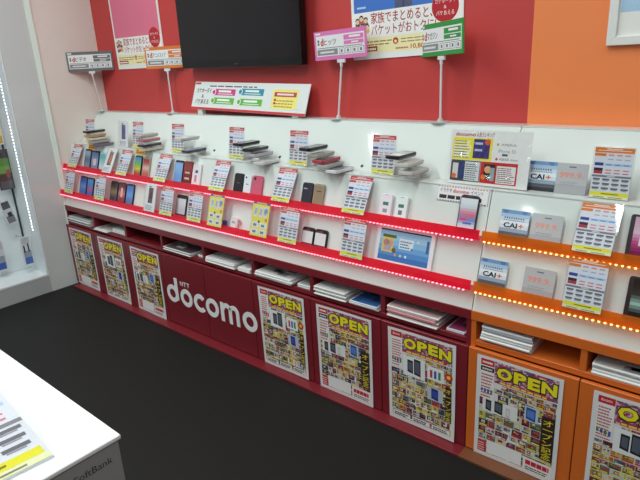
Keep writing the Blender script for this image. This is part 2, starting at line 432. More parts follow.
for i, (u, v, lab) in enumerate([(218, 193.5, 'yellow price sheet on the lower red lit shelf, with a toy behind its edge'),
                                 (262.5, 200.5, 'yellow price sheet on the lower red lit shelf, beside the white pink device')]):
    p = face_hit(u, v, 0.0455); zb = R1+0.004; base = np.array([p[0], yface(zb), zb])+np.array(EN)*0.0455
    t = empty('price_sheet', frame(base, EX, EY)); tag(t, lab, 'price card', 'yellow price sheets')
    link('card_paper', YM, t); link('card_holder', HOLD, t)

# white pop cards with a picture of a phone
def pop_card(col, col2):
    P = Print(); w, h = 0.095, 0.150; x0 = -w/2
    P.sheet(x0, 0, x0+w, h, (236, 236, 240))
    P.rect(x0+.30*w, h*.30, x0+.72*w, h*.84, (40, 36, 40)); P.rect(x0+.36*w, h*.36, x0+.72*w, h*.80, col, 2); P.rect(x0+.46*w, h*.44, x0+.66*w, h*.70, col2, 3)
    P.rect(x0+.30*w, h*.86, x0+.5*w, h*.90, (70, 60, 66)); P.lines(x0+.08*w, h*.05, x0+.9*w, h*.24, 4, (140, 140, 150), 1, seed=3)
    return P.mesh('card_paper', INK)
for u, v, tier, c1, c2, lab in [(123.5, 120, 3, (104, 88, 160), (80, 66, 140), 'white pop card picturing a purple phone on the top ledge'),
                                (114, 147, 2, (170, 96, 62), (196, 130, 90), 'white pop card picturing a copper phone on the upper red lit shelf'),
                                (152, 183.5, 1, (120, 66, 50), (60, 34, 30), 'white pop card picturing a brown phone on the lower red lit shelf')]:
    if tier == 3:
        lean = 0.17; n = np.array([0, -math.cos(lean), math.sin(lean)]); p = hit(u, v, (0, 0.150, ZL), n)
        M = frame((p[0], 0.150, ZL+0.0035), EX, (0, math.sin(lean), math.cos(lean))); hm = HOLD3
    else:
        M = rail_frame(u, v, tier); hm = HOLD if tier == 1 else HOLD2
    t = empty('pop_card', M); tag(t, lab, 'sign'); link('card_paper', pop_card(c1, c2), t); link('card_holder', hm, t)

# ================================================================== phones on the rails
def phone(name, M, w, h, th, body, screen, label, cat='phone', group=None, back=False, bez=0.05, marks=None, head=0.09, rad=None):
    t = empty(name, M); tag(t, label, cat, group)
    q = MB(); q.prism(roundrect(w, h, rad or min(w, h)*0.18, 4), 0, th, body)
    link('body', q.mesh('body', PLASTIC, bevel=th*0.12), t)
    if not back:
        P = Print(); x0, x1, y0, y1 = -w/2+w*bez, w/2-w*bez, h*head, h*(1-head)
        if len(screen) == 1: P.rect(x0, y0, x1, y1, screen[0], 1)
        else:
            m_ = len(screen); n = 12; base = screen; screen = []
            for k in range(n):
                f_ = min(m_-1.0001, max(0.0, (k+.5)/n*m_-.5)); i_ = int(f_); f_ -= i_
                screen.append(tuple(int(base[i_][q_]*(1-f_)+base[min(m_-1, i_+1)][q_]*f_) for q_ in range(3)))
            for k, c in enumerate(screen): P.rect(x0, y0+(y1-y0)*k/n, x1, y0+(y1-y0)*(k+1)/n, c, 1)
        if marks:
            for (a, b_, c, d, col) in marks: P.rect(x0+(x1-x0)*a, y0+(y1-y0)*b_, x0+(x1-x0)*c, y0+(y1-y0)*d, col, 2)
        link('screen', P.mesh('screen', SCREEN), t, Matrix.Translation((0, 0, th)))
        q = MB(); q.lathe([(w*.07, 0.0), (w*.07, 0.0005)], 10, dim(body, 1.6)); link('home_button', q.mesh('home_button', PLASTIC), t, Matrix.Translation((0, h*head*.5, th)))
        q = MB(); q.box((-w*.12, h*(1-head*.55), 0), (w*.12, h*(1-head*.40), 0.0004), (90, 90, 92)); link('earpiece', q.mesh('earpiece', PLASTIC), t, Matrix.Translation((0, 0, th)))
    else:
        q = MB(); q.lathe([(w*.10, 0.0), (w*.10, 0.0006), (w*.06, 0.0008)], 12, (30, 30, 34)); link('camera_lens', q.mesh('camera_lens', SCREEN), t, Matrix.Translation((-w*.22, h*.86, th)))
        P = Print(); P.rect(-w*.18, h*.52, w*.18, h*.57, marks[0] if marks else dim(body, 1.3), 1); link('emblem', P.mesh('emblem', PLASTIC), t, Matrix.Translation((0, 0, th)))
    return t
def rail_phone(xl, xr, yt, tier, body, screen, label, name='mobile_phone', cat='phone', th=0.009, xt=None, **kw):
    """xl, xr at mid height, yt the upper edge"""
    z = R1 if tier == 1 else R2
    ym = yt+ (10 if tier else 0)
    a = face_hit(xl, ym, 0.010); c = face_hit(xr, ym, 0.010); w = float(np.clip(c[0]-a[0], 0.035, 0.30))
    tp = face_hit((xl+xr)/2, yt, 0.010); h = float(np.clip((tp[2]-z)/EY.z, 0.05, 0.2))
    M = frame(np.array([(a[0]+c[0])/2, yface(z+0.0035), z+0.0035])+np.array(EN)*0.0012, EX, EY)
    return phone(name, M, w-0.001, h, th, body, screen, label, cat, **kw)
BLK = (24, 24, 28)
U, Lw = 'on the upper red lit shelf', 'on the lower red lit shelf'
rail_phone(84.3, 90.3, 150, 2, (60, 40, 50), [(120, 140, 160), (90, 110, 140), (150, 170, 190)], 'phone with maroon body and pale screen '+U)
rail_phone(91, 98.3, 151.5, 2, BLK, [(120, 140, 180), (150, 160, 190), (90, 120, 170)], 'black phone with a grey blue screen '+U, marks=[(.3, .2, .7, .6, (210, 200, 205))])
rail_phone(99, 105, 153, 2, (170, 205, 208), [(190, 220, 222), (110, 180, 186)], 'pale teal phone between black phone and white pop card')
rail_phone(134.3, 141, 156.5, 2, (40, 40, 38), [(170, 80, 60), (206, 200, 70), (120, 180, 80), (70, 150, 190)], 'phone with rainbow banded screen '+U)
rail_phone(142.3, 149.3, 158, 2, (176, 170, 140), [(196, 90, 84), (210, 190, 180), (180, 60, 60)], 'beige phone with a red picture screen '+U)
rail_phone(174.2, 182.8, 161.5, 2, BLK, [(110, 160, 220), (140, 180, 228)], 'black phone with a light blue screen, leaning by a red phone')
rail_phone(183.2, 191.8, 162.5, 2, (150, 26, 40), [(110, 30, 36), (150, 60, 60)], 'dark red phone between black and white phones '+U, marks=[(.2, .2, .8, .3, (220, 180, 170)), (.2, .5, .8, .58, (220, 180, 170))])
rail_phone(192.2, 200.5, 164.3, 2, (234, 236, 238), [(236, 228, 232)], 'white phone with a pink figure on its screen '+U, marks=[(.3, .15, .6, .5, (220, 130, 150)), (.35, .6, .7, .75, (80, 90, 130))])
rail_phone(233.5, 242.8, 174.5, 2, (30, 28, 32), None, 'black phone turned to show its back '+U, back=True, marks=[(90, 90, 96)])
rail_phone(243.2, 250.8, 176, 2, (226, 234, 238), None, 'white phone turned to show its back '+U, back=True, marks=[(80, 150, 190)])
rail_phone(251.2, 262, 177.2, 2, (206, 92, 120), None, 'pink phone turned to show its back '+U, back=True, marks=[(200, 110, 136)])
rail_phone(301.5, 312.3, 184, 2, (36, 34, 50), [(44, 42, 60)], 'dark navy flip phone beside a gold one '+U, marks=[(.1, .75, .5, .82, (150, 150, 160))])
rail_phone(312.7, 323.5, 185.5, 2, (170, 152, 126), [(150, 132, 108)], 'gold flip phone beside a dark navy one '+U, marks=[(.3, .7, .8, .76, (90, 80, 70))])
rail_phone(380, 392.5, 195.5, 2, (238, 226, 236), [(240, 232, 240)], 'white simple phone with pink edge '+U, th=0.014, marks=[(.25, .55, .75, .72, (80, 130, 110)), (.3, .2, .7, .38, (150, 156, 176))])
rail_phone(395.3, 408, 198.2, 2, (232, 238, 238), [(236, 242, 242)], 'white simple phone with pale blue edge '+U, th=0.014, marks=[(.25, .55, .75, .72, (80, 130, 110)), (.3, .2, .65, .42, (120, 130, 140))])
rail_phone(459, 478.5, 197, 2, (40, 36, 42), [(220, 222, 230), (120, 140, 200), (210, 130, 150), (206, 212, 222), (226, 230, 234)], 'black phone with a curling pink and blue screen '+U, marks=[(.1, .25, .5, .34, (220, 90, 110)), (.4, .4, .9, .48, (226, 110, 130)), (.3, .15, .8, .22, (90, 120, 200))])
rail_phone(79.5, 86.3, 177, 1, (30, 34, 60), [(70, 110, 180), (100, 140, 200), (60, 90, 160)], 'navy phone with a plain blue screen '+Lw)
rail_phone(86.9, 93, 178.5, 1, (34, 34, 60), [(70, 110, 190), (180, 90, 140), (80, 120, 200), (60, 150, 200)], 'navy phone with a blue and pink screen '+Lw)
rail_phone(110, 117.3, 182, 1, (44, 40, 36), [(70, 70, 90), (150, 130, 90), (60, 60, 60)], 'dark phone with a brown picture screen '+Lw)
rail_phone(118, 125.3, 183.5, 1, (46, 32, 34), [(150, 50, 60), (200, 130, 130), (120, 40, 50)], 'dark phone with a red picture screen '+Lw, marks=[(.35, .3, .65, .8, (230, 190, 190))])
rail_phone(126, 133.3, 185, 1, (34, 34, 44), [(90, 120, 180), (110, 160, 220), (80, 130, 210)], 'dark phone with a sky blue screen '+Lw)
rail_phone(175.8, 186, 196, 1, (40, 40, 44), [(190, 196, 204), (214, 220, 226)], 'dark phone with a white screen between two price cards '+Lw, head=.16)
rail_phone(301.7, 313.7, 228.5, 1, (30, 24, 28), [(224, 226, 228)], 'black palm phone with white label, nearer the beige wall', th=0.013, marks=[(.1, 1.02, .7, 1.1, (190, 60, 80))], head=.2)
rail_phone(314.3, 326.7, 231, 1, (30, 24, 28), [(224, 226, 228)], 'black palm phone with white label, nearer the tablet', th=0.013, marks=[(.1, 1.02, .7, 1.1, (190, 60, 80))], head=.2)
# child safety device with a strap loop
p0 = face_hit(229.8, 222, .010); p1 = face_hit(238.8, 222, .010); z = R1
t = empty('pendant_device', frame(np.array([(p0[0]+p1[0])/2, yface(z+.0035), z+.0035])+np.array(EN)*.0012, EX, EY)); tag(t, 'small white device with pink edge and strap loop on lower red lit shelf', 'phone')
q = MB(); q.prism(roundrect(.048, .062, .012, 3), 0, .013, (236, 216, 222)); link('body', q.mesh('body', PLASTIC, bevel=.002), t)
P = Print(); P.sheet(-.016, .012, .016, .050, (228, 230, 232)); P.rect(-.010, .03, .010, .042, (170, 176, 186), 1); link('face_plate', P.mesh('face_plate', PLASTIC), t, Matrix.Translation((0, 0, .0142)))
q = MB(); q.tube([(.024, .046, .006), (.036, .050, .006), (.044, .040, .006), (.040, .026, .006), (.030, .024, .006), (.024, .030, .006)], .0028, 6, (226, 120, 140)); link('strap_loop', q.mesh('strap_loop', PLASTIC), t)
# purple toy behind the yellow sheet
p0 = face_hit(225.5, 224.5, .012)
t = empty('strap_charm', frame(np.array([p0[0]-.002, yface(z+.0035), z+.0035])+np.array(EN)*.0012, EX, EY)); tag(t, 'tiny dark blue strap charm beside a yellow price sheet', 'charm')
q = MB(); q.lathe([(.010, 0), (.015, .006), (.015, .014), (.010, .020), (.008, .022), (.012, .026), (.011, .034), (.004, .038)], 12, (64, 60, 130)); link('body', q.mesh('body', PLASTIC), t, Matrix.Translation((0, 0, .015)) @ Matrix.Rotation(-math.pi/2, 4, 'X'))
# tablet on the lower red rail
a = face_hit(375.5, 245, .010); c = face_hit(434, 250, .010); tp = face_hit(408, 229.5, .010)
tw = c[0]-a[0]; thh = (tp[2]-R1)/EY.z
t = empty('tablet', frame(np.array([(a[0]+c[0])/2, yface(R1+.0035), R1+.0035])+np.array(EN)*.0012, EX, EY)); tag(t, 'white tablet with a blue sky home screen on lower red lit shelf', 'tablet')
q = MB(); q.prism(roundrect(tw, thh, .010, 3), 0, .009, (232, 234, 238)); link('body', q.mesh('body', PLASTIC, bevel=.001), t)
P = Print(); x0, x1, y0, y1 = -tw/2+.016, tw/2-.016, .018, thh-.016
cols = [(66, 120, 190), (84, 142, 204), (110, 166, 214), (134, 186, 224), (154, 200, 228), (140, 192, 226)]
for k, cc in enumerate(cols): P.rect(x0, y0+(y1-y0)*k/6, x1, y0+(y1-y0)*(k+1)/6, cc, 1)
P.rect(x0, y1-.005, x1, y1, (30, 40, 50), 2)
P.rect(x0+.012, y0+.030, x0+.062, y0+.085, (214, 190, 110), 2); P.rect(x0+.012, y0+.085, x0+.070, y0+.096, (80, 110, 60), 3); P.disc(x0+.030, y0+.066, .012, (180, 130, 120), 3); P.disc(x0+.048, y0+.066, .012, (190, 160, 140), 3); P.rect(x0+.022, y0+.036, x0+.052, y0+.056, (176, 160, 170), 3)
P.disc(x0+.066, y0+.040, .009, (120, 90, 60), 3); P.rect(x0+.085, y0+.050, x0+.145, y0+.088, (214, 230, 240), 2); P.lines(x0+.09, y0+.055, x0+.14, y0+.085, 3, (90, 120, 150), 3, seed=5)
for k in range(5): P.disc(x0+.075+.022*k, y0+.024+(0.0 if k < 3 else .03*(k-2)), .005, [(220, 160, 120), (200, 206, 220), (230, 232, 236), (90, 130, 170), (200, 220, 230)][k], 3)
P.rect(x1-.014, y0+.05, x1-.004, y0+.095, (70, 100, 150), 2)
link('screen', P.mesh('screen', SCREEN), t, Matrix.Translation((0, 0, .009)))
q = MB(); q.lathe([(.0022, 0), (.0022, .0004)], 10, (30, 30, 40)); link('camera_lens', q.mesh('camera_lens', SCREEN), t, Matrix.Translation((.0, thh-.008, .009)))
# two dark slates on the orange rails
for (u0, v0, tier, scr, mk, lab) in [(627.3, 216, 2, [(120, 40, 80), (190, 80, 140), (220, 190, 206), (206, 170, 190)], [(.1, .3, .4, .5, (230, 214, 222)), (.5, .55, .9, .7, (180, 60, 120))], 'dark framed tablet with a pink flower screen on upper orange lit shelf'),
                                   (625.5, 277.5, 1, [(40, 36, 36), (150, 190, 180), (60, 60, 56), (48, 40, 40)], [(.15, .35, .8, .55, (200, 226, 220))], 'dark framed tablet with a pale green swirl screen on lower orange lit shelf')]:
    zz = R1 if tier == 1 else R2
    a = face_hit(u0, v0+22, .012); tp = face_hit(u0+1, v0, .012); hh = (tp[2]-zz)/EY.z; ww = .20
    M = frame(np.array([a[0]+ww/2, yface(zz+.0035), zz+.0035])+np.array(EN)*.0012, EX, EY)
    phone('tablet', M, ww, hh, .010, (46, 26, 32), scr, lab, 'tablet', bez=.06, marks=mk, head=.05, rad=.007)
# ================================================================== stacked phones on the top ledge
FROST = acrylic('edge_frosted_acrylic', (206, 204, 198), 0.7, body=.35)
def stack(pts, where, yc=0.126, yaw=90):
    a = math.radians(yaw); n = len(pts); q = MB(); lz = []
    place = []
    for (u, v, body, scr, desc) in pts:
        p = hit(u, v, (0, yc, 0), (0, 1, 0)); place.append((p[0], p[2], body, scr, desc))
    place.sort(key=lambda s: -s[1])
    zmin = ZL+0.0060
    zs = [s[1] for s in place]
    for k in range(n-1, -1, -1):
        z = max(zs[k]-0.006, zmin); zs[k] = z; zmin = z+0.0172
    rx = empty('phone_riser', T(place[-1][0], 0.165, ZL)); tag(rx, 'clear acrylic riser under the stack '+where, 'stand', 'clear acrylic risers on the top ledge')
    for k, (x, zz, body, scr, desc) in enumerate(place):
        z = zs[k]
        M = T(x, yc, z, a+(-.05, .04, -.02, .06, .0)[k % 5])
        t = empty('mobile_phone', M); tag(t, '%s phone lying in the stack %s' % (desc, where), 'phone', 'phones lying in stacks on the top ledge')
        qq = MB(); qq.prism([(py-.060, px) for px, py in [(-p_[0], p_[1]) for p_ in roundrect(.060, .120, .008, 3)]], 0, .0115, body)
        qq.v = [(v_[0], v_[1], v_[2]) for v_ in qq.v]
        link('body', qq.mesh('body', PLASTIC, bevel=.001), t)
        P = Print(); P.rect(-.048, -.026, .048, .026, scr, 1); P.rect(-.048, -.026, -.01, .026, dim(scr, 1.25), 2); link('screen', P.mesh('screen', SCREEN), t, Matrix.Translation((0, 0, .0115)))
        # its clear shelf and the two uprights that carry it down to the ledge
        s = MB(); s.box((-.044, -.028, -.0050), (.052, .028, -.0004))
        link('riser_shelf', s.mesh('riser_shelf', FROST), rx, inverse(rx) @ M)
        s = MB(); yy = .131+.004*k
        s.box((x-.028, yy-.001, ZL+.0004), (x+.028, yy+.001, z-.0052))
        if z-.0052 > ZL+.002: link('riser_upright', s.mesh('riser_upright', CLEAR), rx, inverse(rx))
WH, GY = (226, 224, 220), (150, 150, 150)
stack([(94, 131, BLK, (60, 60, 62), 'black'), (95.5, 135.5, (196, 150, 80), (120, 110, 100), 'gold'), (98, 139.5, (214, 206, 190), (150, 146, 140), 'cream'), (99.5, 143.5, (176, 172, 164), (130, 128, 126), 'grey'), (103.5, 147.5, (120, 104, 128), (90, 84, 96), 'mauve')], 'nearest the beige side wall')
stack([(146.5, 135, (190, 184, 176), (150, 146, 142), 'silver'), (148.5, 139.5, (196, 110, 116), (150, 130, 130), 'rose'), (149.5, 144.5, (56, 50, 48), (120, 112, 104), 'charcoal'), (150.5, 148.5, (206, 196, 180), (150, 146, 140), 'cream')], 'beside the purple phone card')
stack([(187, 138, (208, 206, 204), (196, 198, 200), 'white'), (194, 150, (60, 62, 74), (52, 64, 120), 'blue screened')], 'of two phones with a blue screen')
stack([(246.5, 143, BLK, (70, 70, 72), 'top black'), (255.5, 148.5, (40, 38, 34), (80, 80, 80), 'second black'), (260, 153.5, (190, 182, 196), (80, 64, 90), 'lilac'), (267, 161.5, (214, 214, 212), (170, 170, 168), 'silver')], 'of two black, a lilac and a silver phone')
stack([(313.5, 147.5, BLK, (60, 60, 64), 'black'), (321, 154, (168, 162, 152), (120, 116, 112), 'stone grey'), (326.5, 161.5, (186, 60, 80), (110, 90, 92), 'crimson'), (330.5, 166.5, (180, 176, 168), (140, 138, 134), 'pale grey'), (340, 170.5, (226, 228, 232), (110, 110, 116), 'white')], 'with a crimson phone in it')
stack([(401, 155, (34, 30, 32), (190, 188, 190), 'black framed'), (409.5, 162.5, (214, 210, 204), (170, 166, 160), 'cream'), (414, 170.5, (206, 204, 198), (140, 140, 142), 'grey')], 'beside the ranking poster')

# little orange header tags behind two pairs of phones
for u, v, lab in [(92, 146.5, 'small orange header tag above the maroon and black phones'), (140.5, 151.5, 'small orange header tag above the rainbow screen phone')]:
    p = face_hit(u, v, .004); P = Print(.001); P.sheet(-.05, -.018, .05, .018, (226, 166, 40)); P.lines(-.04, -.010, .04, .012, 2, (120, 70, 30), 1, seed=8)
    o = link('header_tag', P.mesh('header_tag', INK), None, frame(np.array([p[0], yface(p[2]), p[2]])+np.array(EN)*.0016, EX, EY)); tag(o, lab, 'sign')

# ================================================================== cards on the orange stand, ranking sheets
def cai_card():
    P = Print(.002); w, h = .092, .094; x0 = -w/2
    P.sheet(x0, 0, x0+w, h, (176, 200, 224))
    g = [(60, 60, 66), (90, 96, 104), (150, 166, 184), (214, 226, 236), (232, 238, 244), (206, 222, 238), (170, 198, 226), (110, 152, 200)]
    for k, c in enumerate(g): P.rect(x0, h*k/8, x0+w, h*(k+1)/8, c, 1)
    for a, c in ((-.40, (84, 124, 176)), (.26, (84, 124, 176))): P.shape([(a*w, h*.88), ((a+.12)*w, h*.88), ((a+.16)*w, h*.99), ((a-.06)*w, h*.99)], c, 2)
    P.text('CAI', -.36*w, h*.40, h*.17, (24, 26, 32), 3, width=.48*w, bold=.03); P.text('+', .16*w, h*.40, h*.17, (226, 110, 50), 3, width=.18*w, bold=.03)
    for k in range(9): P.rect(x0+w*(.14+.08*k), h*.70, x0+w*(.18+.08*k), h*.755, (50, 64, 90), 3)
    for k in range(10): P.rect(x0+w*(.12+.076*k), h*.635, x0+w*(.165+.076*k), h*.66, (90, 110, 140), 3)
    return P.mesh('card_face', GLOSSINK)
def nine_card():
    P = Print(.002); w, h = .094, .094; x0 = -w/2
    P.sheet(x0, 0, x0+w, h, (186, 187, 190)); P.rect(x0, 0, x0+w, h*.3, (172, 172, 176), 1)
    P.text('999.9.', 0, h*.52, h*.19, (232, 150, 130), 2, width=.76*w, center=True, bold=.02)
    P.rect(-.1*w, h*.86, .12*w, h*.90, (110, 110, 116), 2); P.lines(x0+.18*w, h*.28, x0+.85*w, h*.42, 2, (160, 160, 164), 2, seed=2)
    return P.mesh('card_face', GLOSSINK)
CAI, NINE = cai_card(), nine_card()
def foot_mesh():
    q = MB(); q.box((-.02, .0, -.012), (.02, .002, -.0022)); return q.mesh('card_foot', CLEAR)
FOOT = foot_mesh()
for (u, v, tier, me, lab) in [(543, 163, 3, CAI, 'blue sky card reading CAI+ on the top ledge'), (573, 165.5, 3, NINE, 'silver card with pink 999 lettering on the top ledge'),
                              (515, 217, 2, CAI, 'blue sky card reading CAI+ on the upper orange lit shelf'), (547.5, 221, 2, NINE, 'silver card with pink 999 lettering on the upper orange lit shelf'),
                              (494, 265.5, 1, CAI, 'blue sky card reading CAI+ on the lower orange lit shelf'), (540, 274, 1, NINE, 'silver card with pink 999 lettering on the lower orange lit shelf')]:
    if tier == 3:
        lean = .22; n = np.array([0, -math.cos(lean), math.sin(lean)]); p = hit(u, v, (0, .165, ZL), n)
        M = frame((p[0], .165, ZL+.0012), EX, (0, math.sin(lean), math.cos(lean)))
    else:
        zz = R1 if tier == 1 else R2; p = face_hit(u, v, .015)
        M = frame(np.array([p[0], yface(zz+.004), zz+.004])+np.array(EN)*.014, EX, EY)
    t = empty('model_card', M); tag(t, lab, 'card'); link('card_face', me, t); link('card_foot', FOOT, t)
# ranking poster in a clear sleeve on the back slope
RL = .17; rn = (0, -math.cos(RL), math.sin(RL)); r0 = (0, .140, ZL)
bl = hit(447.5, 178, r0, rn); br = hit(527, 186.5, r0, rn); tl = hit(453, 125, r0, rn); rw = float(np.linalg.norm(br-bl)); rh = float(np.linalg.norm(tl-bl)); print('RANK', rw, rh)
bl[2] = br[2] = ZL+.004; bl[1] = br[1] = .1408; tl = bl+np.array([0, math.sin(RL), math.cos(RL)])
P = Print(.0008); w, h = .325, .215
P.sheet(0, 0, w, h, (234, 234, 232), 4, 2)
P.text('docomo', .018, h*.885, .015, (190, 24, 40), 2, width=.085, bold=.02); P.text('人気ランキング', .107, h*.885, .015, (150, 30, 44), 2, width=.072, bold=.008)
P.rect(.010, h*.45, .175, h*.86, (236, 224, 50), 1); P.rect(.098, h*.49, .165, h*.84, (60, 52, 120), 2); P.rect(.104, h*.62, .135, h*.66, (190, 190, 220), 3); P.rect(.104, h*.74, .135, h*.78, (190, 190, 220), 3); P.disc(.155, h*.79, .012, (220, 90, 50), 3)
P.lines(.016, h*.50, .09, h*.82, 6, (240, 242, 232), 2, .6, .2, 3); P.lines(.018, h*.49, .088, h*.83, 7, (96, 96, 80), 3, .3, .3, 4)
P.rect(.010, h*.05, .135, h*.44, (70, 70, 76), 1); P.rect(.018, h*.10, .042, h*.38, (220, 214, 214), 2); P.rect(.046, h*.10, .066, h*.40, (40, 60, 120), 2); P.disc(.026, h*.14, .010, (226, 110, 50), 3)
P.rect(.070, h*.07, .132, h*.42, (216, 220, 222), 2); P.lines(.073, h*.09, .130, h*.40, 8, (90, 92, 98), 3, .4, .3, 6)
P.rect(.136, h*.05, .282, h*.44, (200, 36, 40), 1); P.rect(.150, h*.12, .196, h*.40, (50, 36, 36), 2); P.disc(.166, h*.30, .014, (226, 176, 130), 3); P.rect(.176, h*.10, .194, h*.34, (150, 170, 176), 3); P.disc(.150, h*.16, .010, (230, 130, 50), 3)
P.rect(.202, h*.07, .276, h*.38, (232, 228, 228), 2); P.lines(.205, h*.09, .274, h*.37, 8, (120, 70, 74), 3, .4, .3, 7)
P.disc(.196, h*.76, .005, (170, 170, 60), 2); P.text('XPERIA', .208, h*.74, .009, (120, 122, 126), 2, width=.06, bold=.0); P.text('iPhone', .200, h*.62, .013, (140, 142, 148), 2, width=.045, bold=.0); P.text('5S', .252, h*.62, .013, (140, 142, 148), 2, width=.016, bold=.0); P.rect(.216, h*.56, .238, h*.60, (90, 90, 96), 2)
P.disc(.196, h*.50, .005, (200, 60, 70), 2); P.text('AQUOS', .206, h*.485, .009, (70, 72, 80), 2, width=.038, bold=.01); P.text('docomo', .25, h*.485, .009, (110, 110, 116), 2, width=.03, bold=.0)
t = empty('ranking_poster', frame(bl, br-bl, tl-bl)); tag(t, 'phone ranking poster in a wrinkled clear sleeve on the white back slope', 'poster')
rscale = Matrix.Diagonal((rw/w, rh/h, 1, 1))
link('poster_sheet', P.mesh('poster_sheet', INK), t, rscale)
q = MB(); r = random.Random(3); nx, ny = 22, 14; g = {}
for i in range(nx+1):
    for j in range(ny+1): g[i, j] = (-.006+(w+.012)*i/nx, -.006+(h+.012)*j/ny, .003+r.uniform(0, .0035))
for i in range(nx):
    for j in range(ny): q.poly([g[i, j], g[i+1, j], g[i+1, j+1]]); q.poly([g[i, j], g[i+1, j+1], g[i, j+1]])
sl = link('clear_sleeve', q.mesh('clear_sleeve', acrylic('clear_film', (250, 252, 252), 0.9, 0.09)), t, rscale)
# small ranking sign behind the phone
p0 = face_hit(438.5, 192, .004); p1 = face_hit(487, 199, .004)
P = Print(.001); w = .185
P.sheet(-w/2, 0, w/2, .052, (238, 234, 236))
for k in range(18):
    P.rect(-w/2+w*k/18, .048, -w/2+w*(k+.5)/18, .052, (200, 90, 100), 1); P.rect(-w/2+w*k/18, 0, -w/2+w*(k+.5)/18, .003, (60, 50, 56), 1)
P.text('イマドキ', -.085, .031, .012, (60, 50, 56), 2, width=.045); P.text('docomo', -.036, .031, .013, (206, 30, 50), 2, width=.06, bold=.02); P.text('イベント', .03, .031, .012, (60, 50, 56), 2, width=.045)
P.lines(-.085, .008, .075, .026, 1, (60, 50, 56), 2, .7, .05, 12)
o = link('ranking_sign', P.mesh('ranking_sign', INK), None, frame(np.array([(p0[0]+p1[0])/2, yface(.888), .888])+np.array(EN)*.0022, EX, EY)); tag(o, 'small white paper sign with red docomo lettering behind a black phone', 'sign')

# ================================================================== wall posters, television
def plan_poster(top, heads):
    P = Print(.004); w, h = .51, .728; P.sheet(0, 0, w, h, (240, 240, 238))
    P.rect(.014, .185, w-.014, h-.014, top, 1)
    P.rect(.0, .088, w, .1849, (246, 244, 242), 1)
    P.rect(.014, .024, w-.014, .084, (246, 236, 184), 1)
    P.text('家族でまとめると、', .098, .140, .034, (176, 40, 46), 3, width=.285, bold=.008); P.text('パケットがおトクに!', .098, .096, .032, (176, 40, 46), 3, width=.300, bold=.008)
    for k, (x, y) in enumerate([(.030, .150), (.050, .160), (.072, .152), (.034, .124), (.056, .128), (.078, .126)]):
        P.disc(x, y-.012, .012, [(90, 110, 80), (200, 90, 80), (120, 120, 120), (80, 80, 90), (210, 70, 70), (220, 190, 90)][k], 3, 10); P.disc(x, y+.004, .011, (70, 50, 40), 4, 10); P.disc(x, y, .009, (236, 200, 170), 5, 10)
    P.disc(w-.074, .168, .056, (190, 40, 50), 4, 28)
    P.text('カケホーダイ', w-.074, .180, .014, (250, 226, 220), 6, width=.085, center=True); P.text('&', w-.074, .160, .013, (250, 226, 220), 6, center=True); P.text('パケあえる', w-.074, .138, .014, (250, 226, 220), 6, width=.075, center=True)
    P.lines(.024, .054, .20, .078, 2, (150, 110, 80), 2, .35, .2, 9); P.rect(.024, .030, .125, .050, (176, 60, 60), 2); P.lines(.03, .035, .118, .047, 1, (250, 236, 220), 4, .7, .05, 14)
    P.disc(.215, .064, .013, (190, 70, 60), 2); P.disc(.215, .062, .006, (246, 236, 184), 3); P.lines(.240, .056, .40, .078, 2, (170, 130, 90), 2, .35, .2, 11)
    P.text('10,800', .285, .030, .018, (190, 60, 50), 3, width=.075, bold=.01); P.text('円', .365, .030, .014, (190, 60, 50), 3); P.lines(.215, .032, .275, .046, 1, (190, 110, 80), 2, .4, .1, 13)
    return P
def wall_poster(x, z, rot, P, label, extra=None):
    t = empty('wall_poster', frame((x, YW-.005, z), (math.cos(rot), 0, math.sin(rot)), (-math.sin(rot), 0, math.cos(rot)))); tag(t, label, 'poster')
    link('poster_sheet', P.mesh('poster_sheet', INK), t); return t
P = plan_poster((228, 120, 146), 0); wall_poster(.229, 1.381, 0.0, P, 'pink topped mobile plan poster on the red wall beside the television')
P = plan_poster((70, 120, 206), 0)
P.rect(.215, .186, .295, .42, (86, 92, 120), 2); P.rect(.252, .186, .258, .40, (60, 66, 92), 3); P.disc(.255, .50, .09, (200, 204, 214), 2, 24)
P.rect(.03, .20, .075, .207, (190, 210, 240), 2)
wall_poster(2.108, 1.366, 0.022, P, 'blue topped mobile plan poster on the red wall above the green sign')
# framed poster on the orange wall
t = empty('framed_poster', T(3.111, YW-.001, 1.373)); tag(t, 'white framed poster hanging on the orange wall', 'poster')
fw, fh, ft = .56, .76, .026
FRM = mat('white_frame', (232, 232, 228), rough=0.4)
for nm, pts in (('frame_rail', [(0, 0), (fw, 0), (fw-ft, ft), (ft, ft)]), ('frame_rail', [(0, fh), (ft, fh-ft), (fw-ft, fh-ft), (fw, fh)]),
                ('frame_stile', [(0, 0), (ft, ft), (ft, fh-ft), (0, fh)]), ('frame_stile', [(fw, 0), (fw, fh), (fw-ft, fh-ft), (fw-ft, ft)])):
    q = MB(); q.prism(pts, 0, .018); link(nm, q.mesh(nm, FRM, bevel=.0015), t, frame((0, 0, 0), EX, (0, 0, 1)))
P = Print(.003); P.sheet(ft, ft, fw-ft, fh-ft, (240, 238, 234)); P.rect(ft+.004, .096, fw-ft, fh-ft, (178, 208, 234), 1)
for a, c in ((.05, (206, 224, 240)), (.12, (196, 216, 236)), (.2, (214, 230, 244))): P.disc(ft+.05+a, .16+a*.8, .05, c, 2)
link('poster_sheet', P.mesh('poster_sheet', INK), t, frame((0, -.006, 0), EX, (0, 0, 1)))
